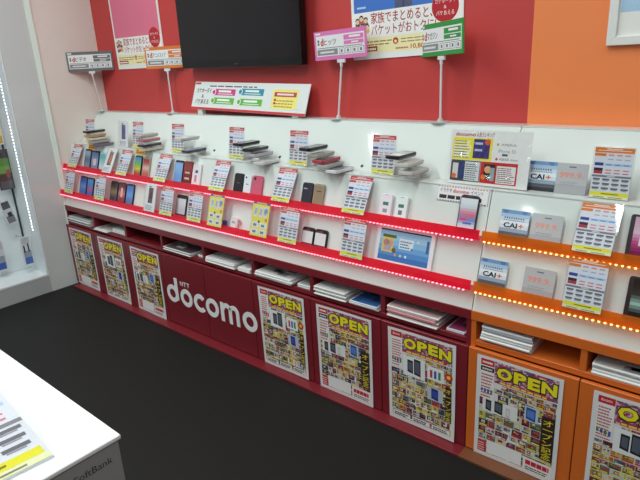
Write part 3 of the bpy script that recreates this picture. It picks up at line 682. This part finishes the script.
# television
t = empty('television', frame((1.429, .346, 1.362), (1, 0, -.010), (.010, 0, 1))); tag(t, 'black flat screen television hung on the red wall', 'television')
q = MB(); q.prism(roundrect(.880, .540, .006, 2), -.040, 0, (20, 20, 22)); link('housing', q.mesh('housing', mat('tv_bezel', (22, 21, 22), rough=.15, spec=.25), bevel=.002), t)
P = Print(); P.rect(-.428, .036, .428, .525, (30, 26, 30), 1); link('screen', P.mesh('screen', mat('tv_glass', (30, 24, 27), rough=.06, spec=.25)), t)
P = Print(); P.rect(-.014, .014, .014, .018, (70, 70, 74), 1); link('badge', P.mesh('badge', INK), t)
q = MB(); q.box((-.15, .15, -.0718), (.15, .40, -.0402), (40, 40, 40)); link('wall_bracket', q.mesh('wall_bracket', PLASTIC), t)
# price plan board leaning under the television
tl = np.array(hit(196, 81.5, (0, .398, 0), (0, 1, 0))); tr = np.array(hit(311, 81, (0, .375, 0), (0, 1, 0)))
bl_ = np.array(hit(191, 108.5, (0, .345, 0), (0, 1, 0))); br_ = np.array(hit(304.5, 116.5, (0, .335, 0), (0, 1, 0)))
w = float(np.linalg.norm(br_-bl_)); h = .150
t = empty('plan_board', frame(bl_, br_-bl_, tl-bl_)); tag(t, 'white plan board with coloured boxes leaning below the television', 'sign')
P = Print(.004); P.sheet(0, 0, w, h, (226, 230, 228)); P.rect(.0, 0, w, .012, (206, 60, 66), 1); P.rect(.004, h-.014, .05, h-.004, (206, 60, 66), 1)
P.text('カケホーダイ', .026, .092, .022, (50, 46, 50), 2, width=.125, bold=.014); P.text('&', .075, .064, .020, (50, 46, 50), 2, bold=.014); P.text('パケあえる', .026, .032, .022, (50, 46, 50), 2, width=.115, bold=.014)
P.lines(.13, .125, .50, .134, 1, (90, 90, 92), 2, .7, 0, 3)
for (x, y, c) in ((.165, .080, (206, 66, 140)), (.165, .034, (104, 184, 70)), (.375, .086, (46, 146, 170)), (.375, .034, (104, 184, 70))):
    P.rect(x, y, x+.18, y+.034, c, 1); P.disc(x+.008, y+.017, .017, (240, 240, 240), 2, 14); P.disc(x+.008, y+.017, .012, c, 3, 14); P.rect(x+.045, y+.017, x+.145, y+.027, (240, 244, 240), 2); P.rect(x+.04, y+.006, x+.16, y+.010, (230, 236, 230), 2)
P.rect(.62, .026, .79, .122, (240, 232, 130), 1); P.rect(.632, .086, .778, .108, (196, 66, 80), 2); P.rect(.65, .093, .76, .102, (246, 220, 220), 3); P.lines(.64, .036, .77, .078, 3, (190, 130, 60), 2, .35, .3, 8); P.rect(.634, .064, .648, .076, (196, 66, 80), 3); P.rect(.634, .048, .648, .060, (196, 66, 80), 3)
link('board_sheet', P.mesh('board_sheet', INK), t)
Mi = inverse(t)
for f_ in (.08, .92):
    pb = bl_+(br_-bl_)*f_; q = MB(); q.box((pb[0]-.02, pb[1]+.008, ZT+.0005), (pb[0]+.02, pb[1]+.030, pb[2]+.03)); link('easel_foot', q.mesh('easel_foot', mat('white_plastic', (230, 232, 230), rough=.4)), t, Mi)

# ================================================================== sign stands on the top strip
POLE = mat('white_pole', (226, 228, 230), rough=.3); DISC = mat('clear_base_disc', (196, 200, 198), rough=.2)
def sign_stand(x, y, yaw, zc, border, word, wcol, blocks, label, polepx, rot=0.0, w=.272, off=(0, 0)):
    t = empty('sign_stand', T(x, y, ZT)); tag(t, label, 'sign')
    q = MB(); q.lathe([(.036, 0.0004), (.036, .004), (.012, .006), (.008, .016)], 20); link('base_disc', q.mesh('base_disc', DISC), t)
    h = .118; zb = zc-h/2-ZT
    q = MB(); q.tube([(0, 0, .012), (off[0], off[1], zb-.030)], .0042, 10); q.tube([(off[0], off[1], zb-.032), (off[0], off[1], zb-.016)], .0062, 10); link('pole', q.mesh('pole', POLE), t)
    q = MB(); q.box((-.020, -.004, zb-.016), (.020, .006, zb-.001)); link('clip', q.mesh('clip', POLE, bevel=.0015), t, Matrix.Translation((off[0], off[1], 0)) @ Matrix.Rotation(yaw, 4, 'Z'))
    P = Print(.004); P.sheet(-w/2, 0, w/2, h, border); P.rect(-w/2+.010, .016, w/2-.010, h-.018, (236, 236, 236), 1)
    P.rect(-w/2+.008, h-.013, -w/2+.035, h-.006, (240, 240, 240), 2)
    P.rect(-w/2+.018, .062, -w/2+.028, .072, (110, 110, 110), 2); P.rect(-w/2+.018, .074, -w/2+.028, .084, (110, 110, 110), 2)
    P.text('d', -w/2+.034, .060, .030, (206, 30, 44), 3, width=.016, bold=.03); P.text(word, -w/2+.053, .062, .021, (70, 66, 70), 3, width=.088 if len(word) > 4 else .066)
    P.rect(.022, .074, w/2-.014, h-.024, border, 2); P.rect(.022, .056, w/2-.014, .071, border, 2); P.rect(.05, .082, w/2-.03, .090, (240, 236, 236), 3); P.rect(.06, .061, w/2-.04, .066, (240, 236, 236), 3)
    P.rect(-w/2+.016, .048, w/2-.02, .051, (130, 130, 130), 2)
    P.rect(-w/2+.014, .020, -.012, .044, (140, 142, 142), 2); P.rect(-w/2+.030, .028, -.030, .036, (220, 220, 220), 3)
    for k in range(4):
        a = -.004+.033*k; P.rect(a, .020, a+.028, .044, (120, 122, 124), 2); P.rect(a+.002, .022, a+.026, .042, (236, 236, 236), 3); P.rect(a+.008, .026, a+.018, .038, (120, 120, 124), 4)
    c, s = math.cos(yaw), math.sin(yaw); cr, sr = math.cos(rot), math.sin(rot)
    link('sign_board', P.mesh('sign_board', INK), t, frame((off[0]+s*.0045, off[1]-c*.0045, zb), (c*cr, s*cr, sr), (-c*sr, -s*sr, cr)))
    return t
sign_stand(.052, .352, math.radians(51), 1.440, (110, 110, 112), 'ビデオ', 0, 0, 'grey bordered sign on a thin pole at the beige side wall', 0, w=.28, off=(.036, -.048))
sign_stand(.815, .368, math.radians(20), 1.433, (222, 126, 60), 'アニメストア', 0, 0, 'orange bordered sign on a thin pole beside the television', 0)
sign_stand(2.050, .366, math.radians(2), 1.435, (226, 124, 186), 'ヒッツ', 0, 0, 'pink bordered sign on a thin white pole', 0, rot=.035, off=(.030, -.004))
sign_stand(2.553, .366, math.radians(-26), 1.428, (60, 150, 70), 'マガジン', 0, 0, 'green bordered sign on a thin white pole', 0, rot=.035)

# ================================================================== OPEN flyers on the doors
FP = [(230, 200, 60), (200, 60, 50), (60, 90, 170), (90, 70, 60), (210, 160, 60), (70, 120, 80), (220, 220, 210), (160, 60, 90), (60, 50, 50), (226, 190, 120), (120, 130, 150), (236, 222, 70), (196, 90, 120)]
def flyer(kind, seed, corner):
    r = random.Random(seed); P = Print(.0008); w, h = .282, .394; m_ = .012
    def R(a, b_, c, d, col, l=1, cell=.03): P.rect(a*w, b_*h, c*w, d*h, col, l, cell)
    P.sheet(0, 0, w, h, (226, 224, 224), 8, 10)
    # rows of small goods, each a cell with a picture, a price and fine print
    y = .04
    while y < .765:
        dy = min(r.uniform(.050, .078), .768-y); x = .05
        if dy < .02: break
        while x < .95:
            dx = min(r.uniform(.075, .135), .955-x)
            if dx < .03: break
            if not (x < .20 and y > .58):
                bg = r.choice([(70, 54, 46), (150, 60, 54), (196, 176, 110), (196, 192, 186), (60, 70, 84), (176, 136, 70), (96, 110, 84), (206, 190, 60), (120, 50, 60), (206, 198, 190)])
                R(x, y, x+dx-.004, y+dy-.004, bg, .4, None)
                c1 = r.choice(FP); c2 = r.choice([(50, 44, 48), (226, 222, 214), (90, 96, 120), (190, 60, 60), (60, 90, 150)])
                ax = x+dx*r.uniform(.08, .3); aw = dx*r.uniform(.3, .5); ay = y+dy*r.uniform(.32, .45); ah = dy*r.uniform(.35, .48)
                R(ax, ay, ax+aw, min(y+dy-.006, ay+ah), c2, .9, None); R(ax+aw*.2, ay+ah*.25, ax+aw*.7, ay+ah*.75, c1, 1.3, None)
                if r.random() < .6: P.disc((x+dx*.76)*w, (y+dy*.62)*h, dx*w*.15, c1, 1.3, 8)
                R(x+dx*.08, y+dy*.08, x+dx*r.uniform(.55, .9), y+dy*.26, r.choice([(236, 222, 60), (236, 222, 60), (40, 34, 36), (210, 50, 50), (240, 238, 230)]), 1.6, None)
                for _ in range(3):
                    fx = x+dx*r.uniform(.05, .7); fy = y+dy*r.uniform(.1, .85); R(fx, fy, fx+dx*.22, fy+dy*.07, r.choice([(236, 226, 210), (50, 40, 40), (210, 70, 60), (230, 206, 60)]), 1.9, None)
            x += dx
        y += dy
    y = .775
    while y < .97:
        dy = r.uniform(.010, .018); x = .22
        while x < .955:
            dx = r.uniform(.014, .04)
            R(x, y, min(.955, x+dx), min(.975, y+dy), r.choice([(176, 90, 130), (130, 84, 130), (206, 166, 176), (180, 60, 76), (96, 74, 110), (206, 190, 186), (150, 60, 80)]), 1, None); x += dx
        y += dy
    # left column
    R(.05, .60, .215, .975, (236, 232, 230), 2); R(.05, .915, .215, .975, (196, 40, 48), 3); (P.text(corner, .132*w, .936*h, .0105, (250, 230, 226), 5, width=.11*w, center=True, bold=.01) if kind == 'A' else P.lines(.07*w, .935*h, .195*w, .958*h, 1, (250, 230, 226), 5, .8, .05, 4))
    if kind == 'B': R(.05, .86, .215, .905, (50, 46, 48), 3); P.lines(.07*w, .874*h, .195*w, .892*h, 1, (230, 226, 220), 5, .8, .05, 5)
    P.lines(.06*w, .61*h, .21*w, (.90 if kind == 'A' else .85)*h, 11 if kind == 'A' else 8, (190, 90, 90), 4, .45, .3, seed)
    for k in range(4): R(.06+.04*k, .66-.005*k, .085+.04*k, .69, r.choice([(60, 90, 170), (60, 140, 80), (200, 60, 60)]), 5, None)
    # headline
    x = .235
    for ch, wd in (('O', .19), ('P', .15), ('E', .14), ('N', .17)):
        yy = .835+r.uniform(-.006, .006)
        P.text(ch, x*w, yy*h-.002, .044, (40, 28, 30), 6, width=wd*w+.006, bold=.085); P.text(ch, x*w+.003, yy*h, .040, (238, 222, 40), 8, width=wd*w, bold=.05); x += wd+.015
    R(.28, .775, .86, .805, (200, 50, 60), 4); P.lines(.29*w, .781*h, .85*w, .802*h, 1, (240, 210, 90), 6, .8, .05, seed+3)
    def mini(x0, y0, x1, y1, c=(36, 36, 42), c2=(90, 96, 110)):
        P.shape([(x0*w, y0*h), (x1*w, (y0-.012)*h), (x1*w, (y1-.004)*h), (x0*w, y1*h)], c, 5); P.shape([((x0+.012)*w, (y0+.02)*h), ((x1-.012)*w, (y0+.008)*h), ((x1-.012)*w, (y1-.024)*h), ((x0+.012)*w, (y1-.02)*h)], c2, 6)
    if kind == 'A':
        R(.235, .535, .565, .745, (236, 236, 236), 3); mini(.30, .58, .385, .71); mini(.40, .57, .50, .735)
        R(.60, .575, .84, .715, (236, 236, 236), 3)
        for k, c in enumerate([(190, 60, 60), (60, 90, 180), (60, 140, 90)]): R(.64+.06*k, .60, .675+.06*k, .68, c, 5, None)
        R(.60, .36, .83, .50, (190, 196, 210), 3); mini(.66, .38, .76, .49, (30, 40, 110), (60, 80, 170))
        R(.865, .18, .95, .555, (50, 40, 40), 3)
        for k, ch in enumerate('オープン記念'): P.text(ch, .907*w, (.49-.06*k)*h, .016, (238, 214, 50), 6, width=.07*w, center=True, bold=.008)
        P.disc(.907*w, .66*h, .016, (200, 40, 44), 5, 14); P.disc(.907*w, .66*h, .008, (240, 200, 60), 6, 10)
        for k in range(3): R(.07+.30*k, .045, .335+.30*k, .095, (232, 230, 228), 3); P.lines((.09+.30*k)*w, .052*h, (.31+.30*k)*w, .090*h, 2, (40, 36, 40), 6, .6, .25, seed+k)
    else:
        R(.09, .47, .52, .60, (230, 230, 228), 3); mini(.13, .49, .20, .59); mini(.24, .49, .34, .60); mini(.38, .48, .43, .57, (200, 200, 206), (230, 220, 210))
        R(.60, .52, .76, .66, (190, 206, 224), 3); mini(.62, .54, .73, .65, (40, 70, 150), (90, 130, 200))
        R(.80, .20, .95, .62, (54, 40, 42), 3)
        for k, ch in enumerate('オープン記念'): P.text(ch, .875*w, (.54-.065*k)*h, .019, (238, 214, 50), 6, width=.11*w, center=True, bold=.008)
        R(.05, .045, .155, .16, (196, 44, 56), 3); P.lines(.06*w, .055*h, .145*w, .15*h, 4, (240, 210, 206), 5, .4, .2, seed)
        R(.165, .045, .60, .18, (234, 234, 234), 3); R(.62, .035, .955, .16, (236, 232, 230), 3)
        P.lines(.65*w, .095*h, .93*w, .15*h, 1, (200, 40, 60), 6, .8, .05, seed+9); P.lines(.65*w, .045*h, .93*w, .085*h, 2, (60, 56, 60), 6, .5, .2, seed)
    r2 = random.Random(seed+50); a1, a2, a3 = r2.uniform(.002, .004), r2.uniform(.0, .005), r2.uniform(0, 6)
    def warp(x, y, z):
        lift = a2*max(0, 1-y/.12)**2*(x/w) + a1*(0.5+0.5*math.sin(3.0*x/w*math.pi/1.5+a3+1.5*y/h))*.6
        return (x, y, z+.0012+lift)
    return P.mesh('flyer_sheet', INK, warp)
FL = [(.041, 'B', .0, 'nearest the beige side wall'), (.408, 'A', .003, 'second from the beige side wall'), (.769, 'B', -.003, 'on the door just before the docomo lettering'),
      (1.848, 'A', .012, 'on the door just past the docomo lettering'), (2.197, 'B', .004, 'on red door between two other flyers'), (2.558, 'A', .010, 'on the red door beside the orange cabinet'),
      (2.916, 'B', .002, 'on the orange door beside the red cabinet'), (3.284, 'A', .004, 'on the second orange door')]
for i, (x, kind, rot, where) in enumerate(FL):
    o = link('store_flyer', flyer(kind, 21+i, 'docomo'), None, frame((x, -.0165, .0135), (math.cos(rot), 0, math.sin(rot)), (-math.sin(rot), 0, math.cos(rot))))
    tag(o, 'colourful flyer headed OPEN in yellow, '+where, 'flyer', 'OPEN flyers taped to the cabinet doors')

# ================================================================== NTT docomo lettering
LW = mat('white_lettering', (240, 240, 240), rough=.4)
def ring(cx, cy, ro, ri, a0=0, a1=360, n=28):
    pts = [(cx+ro*math.cos(math.radians(a0+(a1-a0)*k/n)), cy+ro*math.sin(math.radians(a0+(a1-a0)*k/n))) for k in range(n+1)]
    inn = [(cx+ri*math.cos(math.radians(a0+(a1-a0)*k/n)), cy+ri*math.sin(math.radians(a0+(a1-a0)*k/n))) for k in range(n+1)]
    return pts, inn
def band(q, po, pi, z1):
    for k in range(len(po)-1): q.prism([pi[k], po[k], po[k+1], pi[k+1]][::-1], 0, z1)
t = empty('wall_lettering', frame((1.092, -.0162, .148), EX, (0, 0, 1))); tag(t, 'white NTT docomo lettering across two red doors', 'lettering')
ro, ri, zt = .0515, .0265, .0015
def letter(nm, fn):
    q = MB(); fn(q); me = q.mesh(nm, LW); link(nm, me, t)
letter('letter_d', lambda q: (band(q, *ring(.0535, ro, ro, ri), zt), q.box((.080, .02, 0), (.107, .150, zt+.0002))))
letter('letter_o', lambda q: band(q, *ring(.176, ro, ro, ri), zt))
letter('letter_c', lambda q: band(q, *ring(.292, ro, ro, ri, 42, 318), zt))
letter('letter_o', lambda q: band(q, *ring(.391, ro, ro, ri), zt))
def mm(q):
    q.box((.458, 0, 0), (.483, .104, zt))
    for cx in (.504, .558):
        po, pi = ring(cx, .066, .0395, .0155, 0, 180, 16); band(q, po, pi, zt+.0001); q.box((cx+.0155, 0, 0), (cx+.0395, .066, zt+.0002))
letter('letter_m', mm)
letter('letter_o', lambda q: band(q, *ring(.672, ro, ro, ri), zt))
for k, ch in enumerate('NTT'):
    P = Print(); P.text(ch, .133+.029*k, .117, .026, (240, 240, 240), 3, width=.024, bold=.025); link('letter_'+ch.lower(), P.mesh('letter_'+ch.lower(), LW), t)

# ================================================================== papers in the cubbies
def papers(bay, f0, f1, items, yfront, label, group, depth=.26, seed=0, name='brochure', cat='brochure', z0=None):
    r = random.Random(seed); X0 = bay*B+.0105; Wd = B-.021
    x0 = X0+Wd*f0; x1 = X0+Wd*f1; z = (z0 or ZS)+.0006
    for k, (th, c, topc) in enumerate(items):
        w = (x1-x0)*r.uniform(.90, .955); d = depth*r.uniform(.92, 1); dx = r.uniform(.003, .008); dy = yfront+r.uniform(.0, .014); P = MB()
        ang = r.uniform(-.008, .008) if w < Wd*.85 else 0
        n = 5; prof = []
        sag = r.uniform(.0, .0012)
        # rounded folded spine to the front, leaves behind
        pts = [(th*.35, 0), (d, 0), (d, th), (th*.35, th), (0, th*.72), (0, th*.28)]
        P.profile_x(pts, 0, w, c)
        P.poly([(.004, .004, th+.00015), (w-.004, .004, th+.00015), (w-.004, d-.004, th+.00015), (.004, d-.004, th+.00015)], topc)
        for _ in range(5):
            a = r.uniform(.0, .7)*w; b_ = r.uniform(.02, .6)*d; P.poly([(a, b_, th+.0003), (min(w-.006, a+w*.25), b_, th+.0003), (min(w-.006, a+w*.25), b_+d*.14, th+.0003), (a, b_+d*.14, th+.0003)], r.choice([dim(topc, .8), dim(topc, .65), (150, 150, 156), (200, 196, 196)]))
        o = link(name, P.mesh(name, INK), None, T(x0+dx, dy, z, ang)); down = len(items)-1-k
        tag(o, label+(', topmost' if down == 0 else ', lowest' if k == 0 else ', '+ORD[down]+' down'), cat, group)
        z += th+.0008
wh, gr = (232, 232, 230), (196, 198, 198)
papers(0, .05, .95, [(.006, gr, (170, 172, 174)), (.008, wh, (206, 206, 206)), (.010, wh, (150, 152, 154)), (.009, gr, (190, 190, 190))], -.012, 'rumpled grey brochure in the cubby touching the beige side wall', 'brochures in the cubby at the side wall', seed=1)
papers(1, .02, .50, [(.004, wh, (214, 212, 206)), (.004, wh, (200, 196, 190))], -.022, 'thin white leaflet in the second cubby from the side wall', 'leaflets in the second cubby', seed=2)
papers(1, .53, .98, [(.010, wh, (206, 210, 208)), (.008, wh, (190, 196, 196)), (.006, wh, (214, 218, 216))], .0, 'pale brochure stacked beside thin leaflets in the second cubby', 'pale brochures in the second cubby', seed=3)
papers(3, .03, .80, [(.005, wh, (190, 190, 190)), (.005, wh, (110, 100, 104)), (.005, wh, (90, 76, 80))], -.014, 'brochure with dark cover in cubby above the letters NTT', 'brochures above the letters NTT', seed=4)
papers(3, .83, .99, [(.007, wh, (200, 200, 200)), (.006, wh, (180, 180, 182))], .0, 'narrow white leaflet beside dark brochures above the letters NTT', 'narrow leaflets above the letters NTT', seed=5)
papers(4, .02, .70, [(.006, wh, wh), (.006, wh, gr), (.006, wh, (214, 214, 212)), (.005, wh, (206, 206, 206))], -.014, 'white brochure in the cubby above the final docomo letters', 'white brochures above the final docomo letters', seed=6)
papers(4, .72, .99, [(.006, wh, wh), (.006, wh, gr), (.005, wh, wh)], -.008, 'narrow white booklet at the divider above the final docomo letters', 'narrow booklets above the final docomo letters', seed=7)
papers(5, .02, .74, [(.008, wh, wh), (.008, wh, gr), (.009, wh, (220, 220, 218))], -.016, 'large white brochure in cubby over the flyer past the docomo lettering', 'large brochures over the flyer past the lettering', seed=8)
papers(5, .77, .99, [(.009, wh, (200, 204, 200)), (.008, wh, (176, 186, 178))], -.008, 'small white booklet squeezed beside large white brochures', 'small booklets beside large white brochures', seed=9)
papers(6, .02, .54, [(.007, wh, wh), (.007, (206, 206, 200), gr), (.007, wh, wh), (.007, wh, gr), (.006, wh, (206, 208, 206))], -.016, 'cream brochure in a thick pile beside blue covered booklets', 'cream brochures beside blue booklets', seed=10)
papers(6, .57, .99, [(.006, wh, (90, 120, 170)), (.006, wh, (70, 104, 160)), (.006, (214, 222, 232), (56, 92, 150))], -.014, 'blue covered booklet in the red cubby', 'blue covered booklets', seed=11)
papers(7, .03, .70, [(.007, (236, 226, 226), wh), (.006, (206, 120, 126), (200, 110, 116)), (.007, (236, 232, 230), wh), (.006, (210, 140, 146), (210, 150, 150)), (.007, (236, 232, 230), (206, 190, 188)), (.006, wh, (190, 160, 160))], -.016, 'red and white brochure piled beside pink booklets', 'red and white brochures beside pink booklets', seed=12)
papers(7, .73, .95, [(.005, (226, 210, 220), (170, 80, 120)), (.005, (214, 220, 232), (160, 60, 104))], -.006, 'pink covered booklet in the cubby beside the orange cabinet', 'pink covered booklets', seed=13)
papers(8, .06, .60, [(.009, wh, wh), (.009, wh, gr), (.008, (214, 214, 212), gr), (.009, wh, (170, 170, 180)), (.009, (170, 170, 178), gr), (.008, wh, (200, 200, 200))], -.006, 'folded newspaper in the thick pile in the orange cubby', 'folded newspapers in the orange cubby', seed=14, name='newspaper', cat='newspaper')
papers(9, .02, .96, [(.008, wh, wh), (.008, wh, gr), (.008, wh, wh), (.008, wh, (196, 194, 194))], -.002, 'wide white brochure in the second orange cubby', 'wide brochures in the second orange cubby', seed=15)

# ================================================================== accessory showcase in the side wall
t = empty('accessory_showcase', T(-.15, (NY0+NY1)/2, NZ0)); tag(t, 'white lit accessory showcase recessed in the side wall', 'showcase')
inv = inverse(t)
WB = mat('showcase_white', (226, 232, 234), rough=.3)
def sp(nm, a, c, m=WB):
    q = MB(); q.box(a, c); return link(nm, q.mesh(nm, m), t, inv)
DX = -.25
sp('back_panel', (DX-.012, NY0+.001, NZ0+.013), (DX, NY1-.013, NZ1-.013)); sp('bottom_tray', (DX-.012, NY0+.001, NZ0+.0005), (0.002, NY1-.001, NZ0+.012))
sp('top_board', (DX-.012, NY0+.001, NZ1-.012), (0.002, NY1-.001, NZ1-.0005)); sp('side_board', (DX-.012, NY1-.012, NZ0+.0125), (0.002, NY1-.001, NZ1-.0125)); sp('side_board', (DX-.012, NY0+.001, NZ0+.0125), (0.002, NY0+.012, NZ1-.0125))
q = MB(); z = .42
while z < 2.2: q.box((-.074, NY1-.0150, z-.003), (-.068, NY1-.0122, z+.003)); z += .020
o = link('led_strip', q.mesh('led_strip', mat('white_led', (255, 255, 255), emit=(225, 240, 255), estr=7.0)), t, inv); o['kind'] = 'stuff'
q = MB(); q.box((-.080, NY1-.0125, .40), (-.062, NY1-.0120, 2.21)); link('led_tape', q.mesh('led_tape', WB), t, inv)
def niche(u, v, x=-.17): return hit(u, v, (x, 0, 0), (1, 0, 0))
p = niche(23, 235, DX+.004)
sp('slotted_upright', (DX, p[1]-.006, .16), (DX+.008, p[1]+.006, 2.1), mat('dark_upright', (70, 74, 78), rough=.4, metal=.5))
EYX = Vector((0, 1, 0)); EZ = Vector((0, 0, 1))
def pack(u0, v0, u1, v1, label, cols, marks=None, x=-.17, tilt=0.0):
    """hanging pack, pixel corners upper left and lower right"""
    a = niche(u0, v0, x); c = niche(u1, v1, x); sh_ = max(0.0, c[1]-(NY1-.022)); a[1] -= sh_; c[1] -= sh_; w = abs(c[1]-a[1]); h = abs(a[2]-c[2])
    t2 = empty('accessory_pack', frame((x, (a[1]+c[1])/2, min(a[2], c[2])), EYX, EZ) @ Matrix.Rotation(tilt, 4, 'Z')); tag(t2, label, 'package')
    P = Print(.012); P.sheet(-w/2, 0, w/2, h, cols[0])
    n = len(cols)-1
    for k, cc in enumerate(cols[1:]): P.rect(-w/2+.006, .006+(h-.012)*k/n, w/2-.006, .006+(h-.012)*(k+1)/n, cc, 1)
    for (aa, bb, cc, dd, col) in (marks or []): P.rect(-w/2+w*aa, h*bb, -w/2+w*cc, h*dd, col, 2)
    link('pack_card', P.mesh('pack_card', GLOSSINK), t2)
    q = MB(); q.tube([(0, h*.93, -(x-DX)+.001), (0, h*.93, .004), (0, h*.93+.010, .014)], .002, 6); link('hook', q.mesh('hook', mat('hook_wire', (150, 154, 156), rough=.3, metal=.8)), t2)
    return t2
pack(-14, 62, 5.5, 108, 'dark boxed accessory hanging at the top of the lit showcase', [(40, 38, 40), (60, 56, 60), (96, 90, 96), (50, 44, 52)])
pack(-12, 112, 4.5, 144, 'pink and yellow accessory pack in the lit showcase', [(220, 210, 200), (190, 150, 70), (230, 200, 110), (200, 90, 130), (170, 70, 140)])
pack(-8, 151, 15.5, 188, 'accessory pack with green leaf picture in the lit showcase', [(60, 56, 60), (90, 86, 90), (80, 60, 60), (110, 150, 70), (90, 130, 60), (70, 60, 64)], [(.62, .3, .85, .5, (150, 60, 60))])
pack(3, 201, 18, 222, 'small tilted white accessory pack on a wire hook', [(206, 208, 212), (120, 122, 130), (196, 198, 204), (90, 92, 100)], [(.35, .3, .8, .5, (60, 60, 70))], tilt=.18)
pack(19.5, 238, 35, 263, 'white accessory pack with blue footer beside the showcase jamb', [(214, 216, 220), (80, 110, 180), (150, 156, 170), (206, 208, 214), (190, 192, 198)], [(.15, .45, .3, .7, (50, 50, 56)), (.6, .45, .75, .75, (50, 50, 56))], x=-.11)
pack(-10, 244, 8.5, 269, 'white accessory pack with blue footer away from the jamb', [(214, 216, 220), (70, 100, 176), (150, 156, 170), (206, 208, 214), (190, 192, 198)])

# ================================================================== foreground display table
t = empty('display_table', T(2.45, -1.75, 0)); tag(t, 'white display table with a grey front in the foreground aisle', 'table'); inv = inverse(t)
TX, TY, TZ = 2.938, -1.286, .877
q = MB(); q.box((1.95, -2.25, TZ-.008), (TX, TY, TZ)); link('table_top', q.mesh('table_top', mat('white_table_top', (246, 247, 248), rough=.3), bevel=.0015), t, inv)
q = MB(); q.box((1.96, -2.24, .0), (TX-.004, TY-.004, TZ-.0082)); link('table_body', q.mesh('table_body', mat('grey_table_body', (152, 153, 155), rough=.4)), t, inv)
P = Print(); P.text('SoftBank', 0, 0, .0115, (60, 62, 66), 1, width=.058, bold=.0); link('lettering', P.mesh('lettering', INK), t, inv @ frame((TX-.0039, -1.361, .838), EYX, EZ))
# price sheet under clear acrylic on the table
e1 = hit(52.5, 455, (0, 0, TZ+.004), (0, 0, 1)); e2 = hit(1, 394, (0, 0, TZ+.004), (0, 0, 1)); e3 = hit(0, 479.5, (0, 0, TZ+.004), (0, 0, 1))
up = Vector(e2-e1).normalized(); rt = Vector((-up.y, up.x, 0)); rt = Vector(e1-e3).normalized(); rt = (rt-up*rt.dot(up)).normalized()
P2 = price_card((206, 60, 66), 5)
S = 1.95
t = empty('price_sheet', frame(np.array(e1)-np.array(rt)*.1025, rt, up)); tag(t, 'large price sheet under clear acrylic on the white foreground table', 'price card')
me = P2.mesh('sheet_paper', INK, lambda x, y, z: (x*S, y*S, z)); link('sheet_paper', me, t)
q = MB(); q.box((-.112, -.012, .0012), (.112, .300, .0032)); link('acrylic_cover', q.mesh('acrylic_cover', CLEAR), t)
q = MB(); q.box((-.104, -.001, -.0038), (.104, .289, -.0008), (236, 236, 238)); link('backing', q.mesh('backing', PLASTIC), t)
